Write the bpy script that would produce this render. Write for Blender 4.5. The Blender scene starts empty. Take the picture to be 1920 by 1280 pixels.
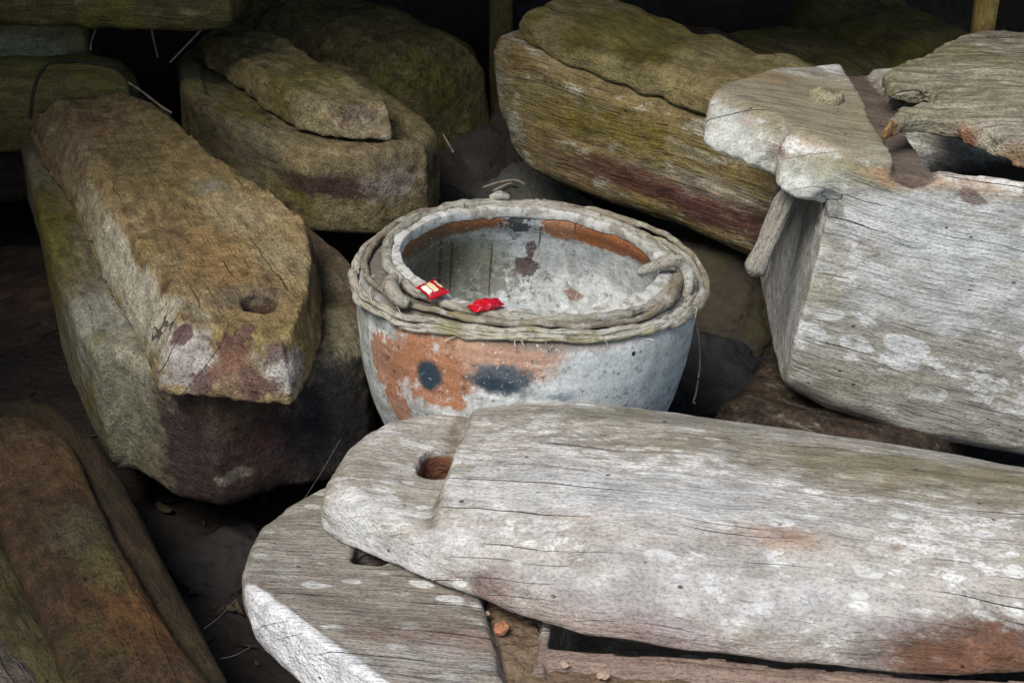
import bpy, bmesh, math, random
import numpy as np
from mathutils import Vector, Matrix
from mathutils.bvhtree import BVHTree

random.seed(7)
SC = bpy.context.scene
COL = SC.collection
R = math.radians

# ------------------------------------------------------------------ camera
FPX = 2955.0                       # focal length in photo pixels (1920 wide)
PITCH = 26.0
CAM = Vector((0, 0, 1.2436))
FWD = Vector((0, math.cos(R(PITCH)), -math.sin(R(PITCH))))
RGT = Vector((1, 0, 0))
UPV = RGT.cross(FWD)
cd = bpy.data.cameras.new('camera')
cd.sensor_width = 36; cd.lens = FPX / 1920 * 36
cd.clip_start = .02; cd.clip_end = 100
cam = bpy.data.objects.new('camera', cd); COL.objects.link(cam)
cam.location = CAM; cam.rotation_euler = (R(90 - PITCH), 0, 0)
SC.camera = cam

def ray(px, py):
    return FWD + RGT * ((px - 960) / FPX) + UPV * ((640 - py) / FPX)

def wpt(px, py, z=None, y=None, depth=None):
    d = ray(px, py)
    if z is not None: t = (z - CAM.z) / d.z
    elif y is not None: t = (y - CAM.y) / d.y
    else: t = depth
    return CAM + d * t

class Fr:
    """a local frame: X along the log, Z up"""
    def __init__(s, O, yaw=0, droop=0, roll=0):
        s.M = Matrix.Translation(O) @ Matrix.Rotation(R(yaw), 4, 'Z') @ Matrix.Rotation(R(droop), 4, 'Y') @ Matrix.Rotation(R(roll), 4, 'X')
        s.I = s.M.inverted()
        s.o = s.I @ CAM
    def at(s, px, py, z=None, y=None, x=None):
        d = s.I.to_3x3() @ ray(px, py)
        k, v = (2, z) if z is not None else (1, y) if y is not None else (0, x)
        return s.o + d * ((v - s.o[k]) / d[k])
    def xy(s, pts, z):
        """outline given on planes z; a point may carry its own z"""
        out = []
        for p in pts:
            q = s.at(p[0], p[1], z=p[2] if len(p) > 2 else z)
            out.append((q.x, q.y))
        return out

# ------------------------------------------------------------------ numeric noise
_rs = np.random.RandomState(11)
_LAT = _rs.rand(64, 64, 64).astype(np.float32)
def vnoise(x, y, z):
    xi = np.floor(x); yi = np.floor(y); zi = np.floor(z)
    fx = x - xi; fy = y - yi; fz = z - zi
    fx = fx * fx * (3 - 2 * fx); fy = fy * fy * (3 - 2 * fy); fz = fz * fz * (3 - 2 * fz)
    x0 = xi.astype(np.int64) & 63; y0 = yi.astype(np.int64) & 63; z0 = zi.astype(np.int64) & 63
    x1 = (x0 + 1) & 63; y1 = (y0 + 1) & 63; z1 = (z0 + 1) & 63
    L = _LAT
    a = L[x0, y0, z0] * (1 - fx) + L[x1, y0, z0] * fx
    b = L[x0, y1, z0] * (1 - fx) + L[x1, y1, z0] * fx
    c = L[x0, y0, z1] * (1 - fx) + L[x1, y0, z1] * fx
    d = L[x0, y1, z1] * (1 - fx) + L[x1, y1, z1] * fx
    return ((a * (1 - fy) + b * fy) * (1 - fz) + (c * (1 - fy) + d * fy) * fz) * 2 - 1
def n1(t, seed=0):
    t = np.asarray(t, dtype=float)
    return vnoise(t, t * 0 + seed * 3.17 + .5, t * 0 + .3)

# ------------------------------------------------------------------ solids by distance field
def poly_sd(P, X, Y):
    P = np.array(P, float)
    d = np.full(X.shape, 1e9); ins = np.zeros(X.shape, bool)
    n = len(P)
    for i in range(n):
        a = P[i]; b = P[(i + 1) % n]; e = b - a
        wx = X - a[0]; wy = Y - a[1]
        t = np.clip((wx * e[0] + wy * e[1]) / (e @ e + 1e-12), 0, 1)
        d = np.minimum(d, (wx - e[0] * t) ** 2 + (wy - e[1] * t) ** 2)
        c = ((a[1] > Y) != (b[1] > Y))
        with np.errstate(divide='ignore', invalid='ignore'):
            c &= X < (b[0] - a[0]) * (Y - a[1]) / (b[1] - a[1] + 1e-15) + a[0]
        ins ^= c
    d = np.sqrt(d)
    return np.where(ins, -d, d)
def smax(a, b, k):
    h = np.maximum(k - np.abs(a - b), 0) / k
    return np.maximum(a, b) + h * h * k * .25
def smin(a, b, k): return -smax(-a, -b, k)
def sstep(a, b, x):
    t = np.clip((x - a) / (b - a), 0, 1); return t * t * (3 - 2 * t)
def side(a, b, X, Y):
    """signed distance to the line a->b, positive on its left"""
    ex, ey = b[0] - a[0], b[1] - a[1]; L = math.hypot(ex, ey)
    return (ex * (Y - a[1]) - ey * (X - a[0])) / L
def dome(s, rad):
    t = np.clip(s / rad, 0, 1); return np.sqrt(np.clip(1 - (1 - t) ** 2, 0, 1))

def nets(D, org, h):
    ins = D < 0
    nx, ny, nz = D.shape
    cs = [(0,0,0),(1,0,0),(0,1,0),(1,1,0),(0,0,1),(1,0,1),(0,1,1),(1,1,1)]
    cnt = np.zeros((nx-1, ny-1, nz-1), np.int8)
    for c in cs: cnt += ins[c[0]:nx-1+c[0], c[1]:ny-1+c[1], c[2]:nz-1+c[2]]
    act = (cnt > 0) & (cnt < 8)
    idx = np.argwhere(act)
    V = np.stack([D[idx[:,0]+c[0], idx[:,1]+c[1], idx[:,2]+c[2]] for c in cs], 1)
    pos = np.zeros((len(idx), 3)); num = np.zeros(len(idx))
    for a, b in [(0,1),(2,3),(4,5),(6,7),(0,2),(1,3),(4,6),(5,7),(0,4),(1,5),(2,6),(3,7)]:
        m = (V[:,a] < 0) != (V[:,b] < 0)
        t = np.where(m, V[:,a] / (V[:,a] - V[:,b] + 1e-20), 0)
        ca = np.array(cs[a], float); cb = np.array(cs[b], float)
        pos += m[:,None] * (ca + t[:,None] * (cb - ca)); num += m
    verts = (idx + pos / num[:,None]) * h + np.array(org)
    vid = np.full(act.shape, -1, np.int64); vid[act] = np.arange(len(idx))
    faces = []
    for ax in range(3):
        sl0 = [slice(None)] * 3; sl1 = [slice(None)] * 3
        sl0[ax] = slice(0, -1); sl1[ax] = slice(1, None)
        a = ins[tuple(sl0)]; b = ins[tuple(sl1)]
        u, v = [(1,2),(2,0),(0,1)][ax]
        E = np.argwhere(a != b)
        lim = np.array(D.shape) - 1
        E = E[(E[:,u] > 0) & (E[:,v] > 0) & (E[:,u] < lim[u]) & (E[:,v] < lim[v])]
        q = []
        for du, dv in [(-1,-1),(0,-1),(0,0),(-1,0)]:
            e = E.copy(); e[:,u] += du; e[:,v] += dv
            q.append(vid[e[:,0], e[:,1], e[:,2]])
        q = np.stack(q, 1)
        fl = ~a[E[:,0], E[:,1], E[:,2]]
        q[fl] = q[fl][:, ::-1]
        faces.append(q)
    F = np.concatenate(faces); F = F[(F >= 0).all(1)]
    return verts, F

def mesh_np(name, verts, F, smooth=True):
    me = bpy.data.meshes.new(name)
    me.vertices.add(len(verts)); me.vertices.foreach_set('co', np.asarray(verts, np.float32).ravel())
    me.loops.add(F.size); me.loops.foreach_set('vertex_index', F.ravel().astype(np.int32))
    me.polygons.add(len(F)); me.polygons.foreach_set('loop_start', np.arange(0, F.size, 4, dtype=np.int32))
    me.polygons.foreach_set('use_smooth', np.full(len(F), smooth))
    me.update(); me.validate()
    return me

def solid(name, foot, ztop, zbot, h=.005, k=.012, noise=(), seed=0, zr=None, extra=None, x_max=None):
    """footprint outline + height of upper and lower surface -> one welded mesh"""
    P = np.array(foot); m = .02
    x0, y0 = P.min(0) - m; x1, y1 = P.max(0) + m
    gx = np.arange(x0, x1 + h, h); gy = np.arange(y0, y1 + h, h)
    X, Y = np.meshgrid(gx, gy, indexing='ij')
    S = poly_sd(P, X, Y)
    ZT = ztop(X, Y, -S); ZB = zbot(X, Y, -S)
    def lip(Z):
        a, b = np.gradient(Z, h); return np.sqrt(1 + np.minimum(a*a + b*b, 9))
    LT, LB = lip(ZT), lip(ZB)
    inn = S < .02
    z0 = ZB[inn].min() - m; z1 = ZT[inn].max() + m
    if zr: z0, z1 = zr
    gz = np.arange(z0, z1 + h, h)
    Z = gz[None, None, :]
    D = smax((Z - ZT[..., None]) / LT[..., None], (ZB[..., None] - Z) / LB[..., None], k)
    D = smax(D, np.broadcast_to(S[..., None], D.shape), k)
    if extra is not None: D = extra(X[..., None], Y[..., None], Z, D)
    band = np.abs(D) < .035
    I = np.argwhere(band)
    px, py, pz = gx[I[:,0]], gy[I[:,1]], gz[I[:,2]]
    add = np.zeros(len(I))
    for j, (amp, fx, fy, fz) in enumerate(noise):
        o = seed * 7.3 + j * 3.1
        add += amp * vnoise(px * fx + o, py * fy + o * 1.3, pz * fz + o * .7)
    D[band] += add
    D[0] = D[-1] = 1; D[:, 0] = D[:, -1] = 1; D[:, :, 0] = D[:, :, -1] = 1
    v, F = nets(D, (gx[0], gy[0], gz[0]), h)
    return mesh_np(name, v, F)

WN = [(.0035, 4, 7, 7), (.0018, 12, 22, 22), (.0014, 20, 70, 70), (.0010, 40, 120, 120)]
def wn(s, extra=()): return [(a * s, x, y, z) for a, x, y, z in WN] + list(extra)

# ------------------------------------------------------------------ objects
def put(name, me, mat=None, parent=None, M=None):
    o = bpy.data.objects.new(name, me); COL.objects.link(o)
    if mat: me.materials.clear(); me.materials.append(mat)
    if parent: o.parent = parent
    if M is not None: o.matrix_world = M
    return o
def thing(name, M, label, cat, group=None):
    o = bpy.data.objects.new(name, None); COL.objects.link(o)
    o.empty_display_size = .05
    o.matrix_world = M; o['label'] = label; o['category'] = cat
    if group: o['group'] = group
    return o
def tag(o, label=None, cat=None, group=None, kind=None):
    if label: o['label'] = label
    if cat: o['category'] = cat
    if group: o['group'] = group
    if kind: o['kind'] = kind
    return o

def caster(me, M):
    bvh = BVHTree.FromPolygons([v.co[:] for v in me.vertices], [p.vertices[:] for p in me.polygons])
    I = M.inverted(); o = I @ CAM
    def hit(px, py):
        d = (I.to_3x3() @ ray(px, py)).normalized()
        r = bvh.ray_cast(o, d)
        if r[0] is None: r = bvh.find_nearest(o + d * 1.9)
        return r[0]
    return hit

# ------------------------------------------------------------------ materials
class NB:
    def __init__(s, name):
        s.m = bpy.data.materials.new(name); s.m.use_nodes = True
        s.t = s.m.node_tree; s.t.nodes.clear()
        s.out = s.t.nodes.new('ShaderNodeOutputMaterial')
        s.b = s.t.nodes.new('ShaderNodeBsdfPrincipled')
        s.t.links.new(s.b.outputs[0], s.out.inputs[0])
        s.b.inputs['Roughness'].default_value = .85
        s.b.inputs['Specular IOR Level'].default_value = .25
        s.co = s.t.nodes.new('ShaderNodeTexCoord').outputs['Object']
    def set(s, inp, v):
        if isinstance(v, bpy.types.NodeSocket): s.t.links.new(v, inp)
        elif isinstance(v, (tuple, list)) and len(v) == 3 and inp.type == 'RGBA': inp.default_value = (*v, 1)
        else: inp.default_value = v
    def math(s, op, a, b=0.0, clamp=False):
        n = s.t.nodes.new('ShaderNodeMath'); n.operation = op; n.use_clamp = clamp
        s.set(n.inputs[0], a); s.set(n.inputs[1], b); return n.outputs[0]
    def vm(s, op, a, b=(0, 0, 0)):
        n = s.t.nodes.new('ShaderNodeVectorMath'); n.operation = op
        s.set(n.inputs[0], a)
        s.set(n.inputs[1], b)
        return n.outputs['Value'] if op in ('LENGTH', 'DOT_PRODUCT') else n.outputs[0]
    def noise(s, vec, scale=1, detail=3, rough=.55, dist=0.0):
        n = s.t.nodes.new('ShaderNodeTexNoise')
        s.set(n.inputs['Vector'], vec); n.inputs['Scale'].default_value = scale
        n.inputs['Detail'].default_value = detail; n.inputs['Roughness'].default_value = rough
        n.inputs['Distortion'].default_value = dist
        return n.outputs['Fac']
    def voro(s, vec, scale=1, rnd=1.0):
        n = s.t.nodes.new('ShaderNodeTexVoronoi')
        s.set(n.inputs['Vector'], vec); n.inputs['Scale'].default_value = scale
        n.inputs['Randomness'].default_value = rnd
        return n.outputs['Distance']
    def ramp(s, x, a, b, c=0.0, d=1.0):
        n = s.t.nodes.new('ShaderNodeMapRange'); n.interpolation_type = 'SMOOTHSTEP'
        s.set(n.inputs[0], x)
        for i, v in enumerate((a, b, c, d)): n.inputs[i + 1].default_value = v
        return n.outputs[0]
    def mix(s, f, a, b, mode='MIX'):
        n = s.t.nodes.new('ShaderNodeMix'); n.data_type = 'RGBA'; n.blend_type = mode
        s.set(n.inputs[0], f); s.set(n.inputs[6], a); s.set(n.inputs[7], b); return n.outputs[2]
    def off(s, vec, o): return s.vm('ADD', vec, o)
    def bump(s, h, dist, strength=1.0, nrm=None):
        n = s.t.nodes.new('ShaderNodeBump')
        n.inputs['Strength'].default_value = strength; n.inputs['Distance'].default_value = dist
        s.set(n.inputs['Height'], h)
        if nrm is not None: s.t.links.new(nrm, n.inputs['Normal'])
        return n.outputs[0]
    def stain(s, col, st, wob):
        """st: p, r, c, e (edge softness), n (raggedness), a (strength)"""
        v = s.vm('SUBTRACT', s.co, tuple(st['p']))
        r = st['r']; v = s.vm('MULTIPLY', v, tuple(1 / x for x in r))
        L = s.vm('LENGTH', v)
        if 'nrm' in st:      # only the hewn facet lying in this plane
            dd = s.math('ABSOLUTE', s.vm('DOT_PRODUCT', s.vm('SUBTRACT', s.co, tuple(st['p0'])), tuple(st['nrm'])))
            L = s.math('MAXIMUM', L, s.math('DIVIDE', dd, st['w']))
        n = st.get('n', .6)
        L = s.math('ADD', L, s.math('MULTIPLY', s.math('SUBTRACT', wob, .5), n * 5))
        e = st.get('e', .3)
        f = s.ramp(L, 1 - e, 1 + e, st.get('a', 1.0), 0.0)
        return s.mix(f, col, st['c']), f
    def done(s, col, nrm=None, rough=None):
        s.set(s.b.inputs['Base Color'], col)
        if nrm is not None: s.t.links.new(nrm, s.b.inputs['Normal'])
        if rough is not None: s.set(s.b.inputs['Roughness'], rough)
        return s.m

def wood(name, c1, c2, lichen=None, lamt=.5, algae=None, aamt=.4, dirt=None, damt=.4, crack=.6, fibre=.5, seed=0,
         stains=(), rot=0, skew=0.0, bump=1.0, dust=None, lsc=1.0, speck=.45, flakes=0, fcol=(.66, .655, .62), crust=0):
    B = NB(name)
    co = B.off(B.co, (seed * 1.7, seed * .9, seed * 2.3))
    if skew or rot:
        mp = B.t.nodes.new('ShaderNodeMapping'); B.set(mp.inputs[0], co)
        mp.inputs['Rotation'].default_value = (0, R(skew), R(rot)); co = mp.outputs[0]
    n = B.t.nodes.new('ShaderNodeTexNoise'); B.set(n.inputs['Vector'], co); n.inputs['Scale'].default_value = 6
    warp = B.vm('ADD', co, B.vm('MULTIPLY', B.vm('SUBTRACT', n.outputs['Color'], (.5, .5, .5)), (.02, .035, .035)))
    f1 = B.noise(B.vm('MULTIPLY', warp, (5, 90, 90)), 1, 4, .6)          # fibres
    f2 = B.noise(B.vm('MULTIPLY', warp, (14, 260, 260)), 1, 2, .6)       # fine fibres
    big = B.noise(co, 7, 5, .6)
    med = B.noise(B.vm('MULTIPLY', co, (22, 45, 45)), 1, 4, .6)
    fin = B.noise(B.vm('MULTIPLY', co, (200, 330, 330)), 1, 3, .7)
    col = B.mix(B.ramp(big, .36, .64), c1, c2)
    if algae:
        g = B.noise(B.off(co, (3, 7, 1)), 5.5, 4, .6)
        g = B.math('MULTIPLY', B.ramp(g, .62 - aamt * .35, .78 - aamt * .35), B.ramp(fin, .2, .6, .55, 1))
        col = B.mix(g, col, algae)
    if lichen:
        lm = B.noise(B.vm('MULTIPLY', B.off(warp, (9, 2, 5)), (26 * lsc, 62 * lsc, 62 * lsc)), 1, 4, .68)
        lb = B.noise(B.off(co, (1, 8, 4)), 6, 3, .6)
        th = B.math('ADD', lm, B.math('MULTIPLY', B.math('SUBTRACT', lb, .5), .7))
        t0 = .66 - lamt * .3
        lf = B.ramp(th, t0, t0 + .10)
        lf = B.math('MULTIPLY', lf, B.ramp(fin, .3, .55, .6, 1))
        col = B.mix(lf, col, lichen)
    if flakes:
        # oval flakes of pale crust lying along the grain
        v = B.t.nodes.new('ShaderNodeTexVoronoi'); B.set(v.inputs['Vector'], B.vm('MULTIPLY', B.off(warp, (2, 5, 3)), (26 * lsc, 58 * lsc, 58 * lsc))); v.inputs['Scale'].default_value = 1
        cs = B.t.nodes.new('ShaderNodeSeparateColor'); B.set(cs.inputs[0], v.outputs['Color'])
        rad = B.math('MULTIPLY', B.ramp(cs.outputs[0], 1 - flakes, 1.0), .62)
        ed = B.math('ADD', v.outputs['Distance'], B.math('MULTIPLY', B.math('SUBTRACT', fin, .5), .35))
        ff = B.ramp(B.math('SUBTRACT', rad, ed), .0, .05)
        ff = B.math('MULTIPLY', ff, B.ramp(B.noise(B.off(co, (5, 1, 2)), 7, 3), .40, .52))
        col = B.mix(B.math('MULTIPLY', ff, .85), col, fcol)
    if dirt:
        dn = B.noise(B.vm('MULTIPLY', B.off(warp, (4, 1, 9)), (12, 22, 22)), 1, 5, .65)
        dm = B.ramp(dn, .66 - damt * .3, .8 - damt * .3)
        col = B.mix(B.math('MULTIPLY', dm, .85), col, dirt)
    hx = None
    wob = B.math('ADD', B.math('MULTIPLY', B.noise(B.vm('MULTIPLY', co, (14, 34, 34)), 1, 3, .6), .6), B.math('MULTIPLY', B.noise(B.vm('MULTIPLY', co, (60, 160, 160)), 1, 4, .7), .4))
    for st in stains:
        col, f = B.stain(col, st, wob)
        if st.get('deep'):
            q = B.math('MULTIPLY', f, st['deep']); hx = q if hx is None else B.math('ADD', hx, q)
    if dust:
        gn = B.t.nodes.new('ShaderNodeNewGeometry')
        up = B.t.nodes.new('ShaderNodeSeparateXYZ'); B.t.links.new(gn.outputs['Normal'], up.inputs[0])
        dn2 = B.noise(B.off(co, (2, 3, 8)), 30, 5, .7)
        df = B.math('MULTIPLY', B.ramp(up.outputs[2], .6, .95), B.ramp(dn2, .35, .62))
        col = B.mix(B.math('MULTIPLY', df, dust[1]), col, dust[0])
    # fibre shading of the wood itself, speckle and drying cracks
    fv = B.ramp(f1, .3, .7, 1 - .36 * fibre, 1 + .16 * fibre)
    fv = B.math('MULTIPLY', fv, B.ramp(f2, .3, .7, 1 - .3 * fibre, 1 + .15 * fibre))
    fv = B.math('MULTIPLY', fv, B.ramp(fin, .32, .58, 1 - speck, 1.12))
    fv = B.math('MULTIPLY', fv, B.ramp(med, .34, .62, 1 - .6 * speck, 1.12))
    cb = B.t.nodes.new('ShaderNodeCombineColor')
    for i in range(3): B.t.links.new(fv, cb.inputs[i])
    col = B.mix(1.0, col, cb.outputs[0], 'MULTIPLY')
    # drying checks: thin broken lines that follow the grain
    line = None
    for (f, w, m0, sd) in ((26, .020, .53, 6), (70, .035, .55, 2)):
        q = B.vm('DOT_PRODUCT', B.vm('ADD', co, B.vm('MULTIPLY', B.vm('SUBTRACT', n.outputs['Color'], (.5, .5, .5)), (.0, .022, .022))), (.0, .78, .62))
        q = B.math('MULTIPLY', B.math('ADD', q, 10.0 + sd), f)
        row = B.math('FLOOR', q)
        wn_ = B.t.nodes.new('ShaderNodeTexWhiteNoise'); wn_.noise_dimensions = '1D'; B.set(wn_.inputs['W'], row)
        sx = B.t.nodes.new('ShaderNodeSeparateXYZ'); B.set(sx.inputs[0], co)
        cx = B.t.nodes.new('ShaderNodeCombineXYZ'); B.set(cx.inputs[0], B.math('MULTIPLY', sx.outputs[0], 4.5 if f < 40 else 9)); B.set(cx.inputs[1], B.math('MULTIPLY', row, 3.71))
        mk = B.ramp(B.noise(cx.outputs[0], 1, 1), m0, m0 + .12)
        jag = B.math('MULTIPLY', B.math('SUBTRACT', fin, .5), .05)
        d = B.math('ABSOLUTE', B.math('SUBTRACT', B.math('ADD', B.math('FRACT', q), jag), B.math('ADD', B.math('MULTIPLY', wn_.outputs['Value'], .6), .2)))
        l1 = B.math('SUBTRACT', 1.0, B.math('DIVIDE', d, B.math('ADD', B.math('MULTIPLY', mk, w), .0001)), True)
        l1 = B.math('MULTIPLY', B.ramp(l1, .0, .6), B.ramp(mk, 0, .3))
        line = l1 if line is None else B.math('MAXIMUM', line, B.math('MULTIPLY', l1, .6))
    line = B.math('MULTIPLY', line, crack)
    col = B.mix(line, col, (.02, .015, .012))
    # pits: small dark insect holes and nicks
    vo = B.voro(B.vm('MULTIPLY', co, (28, 40, 40)), 1)
    pit = B.math('MULTIPLY', B.ramp(vo, .05, .09, 1, 0), B.ramp(B.noise(co, 17, 2), .52, .6))
    col = B.mix(B.math('MULTIPLY', pit, .75), col, (.03, .022, .018))
    if crust:
        cr = B.noise(B.off(co, (4, 4, 9)), 42, 7, .74); c2_ = B.noise(B.off(co, (1, 7, 9)), 130, 4, .7)
        cc = B.t.nodes.new('ShaderNodeCombineColor'); cv = B.math('MULTIPLY', B.ramp(cr, .36, .62, 1 - .5 * crust, 1 + .22 * crust), B.ramp(c2_, .34, .6, 1 - .4 * crust, 1 + .2 * crust))
        for i in range(3): B.t.links.new(cv, cc.inputs[i])
        col = B.mix(1.0, col, cc.outputs[0], 'MULTIPLY')
    h = B.math('ADD', B.math('MULTIPLY', f1, 1.1 * (1 - .9 * crust)), B.math('MULTIPLY', f2, .5 * (1 - crust)))
    if crust: h = B.math('ADD', h, B.math('ADD', B.math('MULTIPLY', cr, 2.2 * crust), B.math('MULTIPLY', c2_, .5 * crust)))
    h = B.math('ADD', h, B.math('MULTIPLY', fin, .5))
    h = B.math('ADD', h, B.math('MULTIPLY', med, .9))
    h = B.math('SUBTRACT', h, B.math('MULTIPLY', line, 1.6))
    h = B.math('SUBTRACT', h, pit)
    if hx is not None: h = B.math('SUBTRACT', h, hx)
    return B.done(col, B.bump(h, .0055 * bump, .9), .88)

def earth(name, c1, c2, sc=1.0, bump=1.0, moss=None):
    B = NB(name)
    a = B.noise(B.co, 9 * sc, 6, .65); b = B.noise(B.co, 60 * sc, 5, .7); v = B.voro(B.co, 70 * sc)
    col = B.mix(B.ramp(a, .35, .65), c1, c2)
    if moss: col = B.mix(B.ramp(B.noise(B.co, 5 * sc, 4, .6), .48, .6), col, moss)
    col = B.mix(B.ramp(b, .3, .7, .55, 0), col, tuple(x * .45 for x in c1))
    h = B.math('ADD', B.math('MULTIPLY', b, 1.0), B.math('MULTIPLY', v, -.6))
    h = B.math('ADD', h, B.math('MULTIPLY', a, 2))
    return B.done(col, B.bump(h, .006 * bump, .9), .95)

def plain(name, c, rough=.8, nz=.25, sc=80, bump=.001):
    B = NB(name)
    a = B.noise(B.co, sc, 4, .6)
    col = B.mix(B.ramp(a, .3, .7), tuple(x * (1 - nz) for x in c), tuple(min(1, x * (1 + nz)) for x in c))
    return B.done(col, B.bump(a, bump, .8), rough)

# palettes (real base colours)
GREY = (.31, .285, .245); GREY2 = (.40, .38, .345); PALE = (.60, .60, .57); WHT = (.74, .75, .74)
OLIVE = (.15, .125, .035); MOSS = (.10, .10, .022); TAN = (.27, .20, .105); BROWN = (.12, .068, .035)
PURP = (.11, .06, .055); RUST = (.36, .135, .05); DARK = (.04, .03, .025); SOILC = (.24, .165, .10)

def ST(hit, px, py, r, c, e=.3, n=.6, a=1.0, deep=0):
    p = hit(px, py)
    if not isinstance(r, tuple): r = (r, r, r)
    return dict(p=p, r=r, c=c, e=e, n=n, a=a, deep=deep)

# ================================================================== FRONT COFFIN LID
FRONT = None
def build_front_lid():
    global FRONT
    FRONT = thing('log_coffin', Matrix.Translation(wpt(900, 1150, z=.03)), 'pale grey coffin nearest the camera, its lid with a square hole shoved askew', 'coffin')
    F = Fr(wpt(800, 960, z=.228), yaw=-12)
    far = [(604, 945, .03), (606, 915, .045), (615, 884, .052), (643, 834, .055), (680, 806, .055), (722, 786, .055), (800, 769, .055),
           (880, 760, .052), (940, 757, .046), (1000, 757, .044), (1120, 764, .045), (1300, 787, .045), (1500, 817, .045), (1700, 847, .045), (1920, 882, .045), (2200, 935, .045)]
    near = [(2200, 1300), (1920, 1262), (1800, 1268), (1680, 1256), (1590, 1250), (1500, 1246), (1400, 1234), (1300, 1224), (1200, 1212), (1100, 1194), (1016, 1170), (940, 1140),
            (877, 1115), (767, 1077), (692, 1040), (640, 1008), (611, 990)]
    foot = F.xy(far, .06) + F.xy(near, .005)
    a = F.at(888, 762, z=.06); b = F.at(846, 880, z=.06); c = F.at(800, 1000, z=.055)
    hole = F.at(822, 868, z=.055)
    ya = F.at(1400, 1226, z=.01)
    def ztop(X, Y, s):
        t = np.clip((Y - c.y) / (a.y - c.y), -.3, 1.3)
        xl = np.where(t < .5, c.x + (b.x - c.x) * t * 2, b.x + (a.x - b.x) * (t - .5) * 2) + n1(Y * 25, 2) * .004
        lug = .035 + .021 * dome(s, .03) + .004 * n1(X * 14, 3)
        main = .010 + .098 * dome(s, .155) - .02 * sstep(.0, .9, X - a.x) * 0
        main = main + .004 * n1(X * 9, 5)
        st = sstep(-.004, .012, X - xl)
        # worn slope right after the step
        main = lug + (main - lug) * np.clip(.72 + .28 * sstep(.0, .22, X - xl), 0, 1)
        return lug * (1 - st) + main * st
    def zbot(X, Y, s):
        return np.zeros_like(X) + .002 + .006 * n1(X * 11, 8)
    def extra(X, Y, Z, D):
        hx, hy = hole.x, hole.y
        u = (X - hx); v = (Y - hy)
        rr = np.maximum(np.abs(u) - .0155, np.abs(v) - .019)
        rr = smax(np.abs(u) - .0235, np.abs(v) - .036, .026) + .0012 * vnoise(X * 110 + Z * 0, Y * 110 + Z * 0, Z * 60 + X * 0) * 2
        D = smax(D, -np.broadcast_to(rr, D.shape), .004)
        # hewn facet along the near side of the stepped end
        A_, B_, C_ = F.at(636, 948, z=.048), F.at(800, 1012, z=.050), F.at(700, 1048, z=.0)
        nn = (B_ - A_).cross(C_ - A_).normalized()
        if nn.y > 0: nn = -nn
        pl = (X - A_.x) * nn.x + (Y - A_.y) * nn.y + (Z - A_.z) * nn.z - np.maximum(X - c.x, 0) * .35
        D = smax(D, pl, .006)
        # broken, eaten-away lower edge at the right end
        q = F.at(1850, 1240, z=.03)
        e = np.sqrt(((X - q.x) / .17) ** 2 + ((Y - q.y + .022) / .034) ** 2 + ((Z - .03) / .036) ** 2) - 1
        e = e * .03 + .007 * vnoise(X * 14 + Z * 0, Y * 80 + Z * 0, Z * 80 + X * 0)
        return smax(D, -e, .006)
    me = solid('lid', foot, ztop, zbot, h=.0036, k=.008, noise=wn(.8), seed=1, extra=extra)
    hit = caster(me, F.M)
    st = [ST(hit, 1470, 1005, (.055, .014, .03), (.33, .19, .12), .5, .7, .7),
          ST(hit, 1120, 965, (.07, .008, .02), (.36, .22, .14), .5, .7, .6),
          ST(hit, 1860, 1228, (.14, .034, .036), (.105, .058, .04), .3, .45, .95),
          ST(hit, 1890, 1215, (.04, .012, .03), (.24, .095, .045), .4, .9, .4),
          ST(hit, 1770, 1240, (.05, .010, .03), (.24, .10, .05), .4, .9, .4),
          ST(hit, 920, 1110, (.035, .012, .03), (.14, .07, .06), .5, .9, .75),
          ST(hit, 1230, 1195, (.05, .02, .03), (.17, .10, .08), .5, 1.0, .6),
          ST(hit, 1100, 1170, (.22, .03, .03), (.32, .235, .21), .5, .8, .6),
          ST(hit, 1780, 900, (.20, .05, .05), (.20, .17, .09), .5, .7, .65),
          ST(hit, 1600, 860, (.25, .03, .05), (.19, .165, .10), .5, .7, .6),
          ST(hit, 1120, 775, (.30, .02, .04), (.19, .175, .13), .5, .6, .7),
          ST(hit, 862, 800, (.012, .06, .03), (.16, .12, .08), .5, .6, .7), ST(hit, 815, 960, (.010, .03, .03), (.19, .15, .11), .5, .6, .6),
          ST(hit, 680, 860, (.07, .05, .03), (.24, .21, .16), .6, .7, .5),
          dict(p=(hole.x, hole.y, .008), r=(.07, .09, .040), c=(.15, .058, .03), e=.06, n=.02, a=.97),
          ST(hit, 1250, 930, (.16, .045, .06), (.52, .52, .51), .6, .9, .7),
          ST(hit, 980, 900, (.10, .05, .06), (.49, .485, .47), .6, .9, .6),
          ST(hit, 660, 990, (.08, .03, .05), (.62, .62, .60), .5, .7, .8),
          ST(hit, 790, 1050, (.10, .02, .05), (.62, .61, .60), .5, .7, .75),
          ST(hit, 1300, 1100, (.18, .035, .05), (.46, .455, .46), .6, .9, .5)]
    m = wood('front_lid_wood', (.36, .325, .275), (.43, .40, .355), lichen=(.60, .585, .55), lamt=.42, flakes=.5, lsc=1.25, algae=(.27, .25, .17), aamt=.15,
             dirt=(.25, .2, .15), damt=.22, crack=.85, fibre=.15, seed=1, stains=st, speck=.30, bump=.75)
    o = put('lid', me, m, FRONT, F.M)
    o['label'] = 'long arched grey lid with a square hole in its stepped end'

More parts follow.
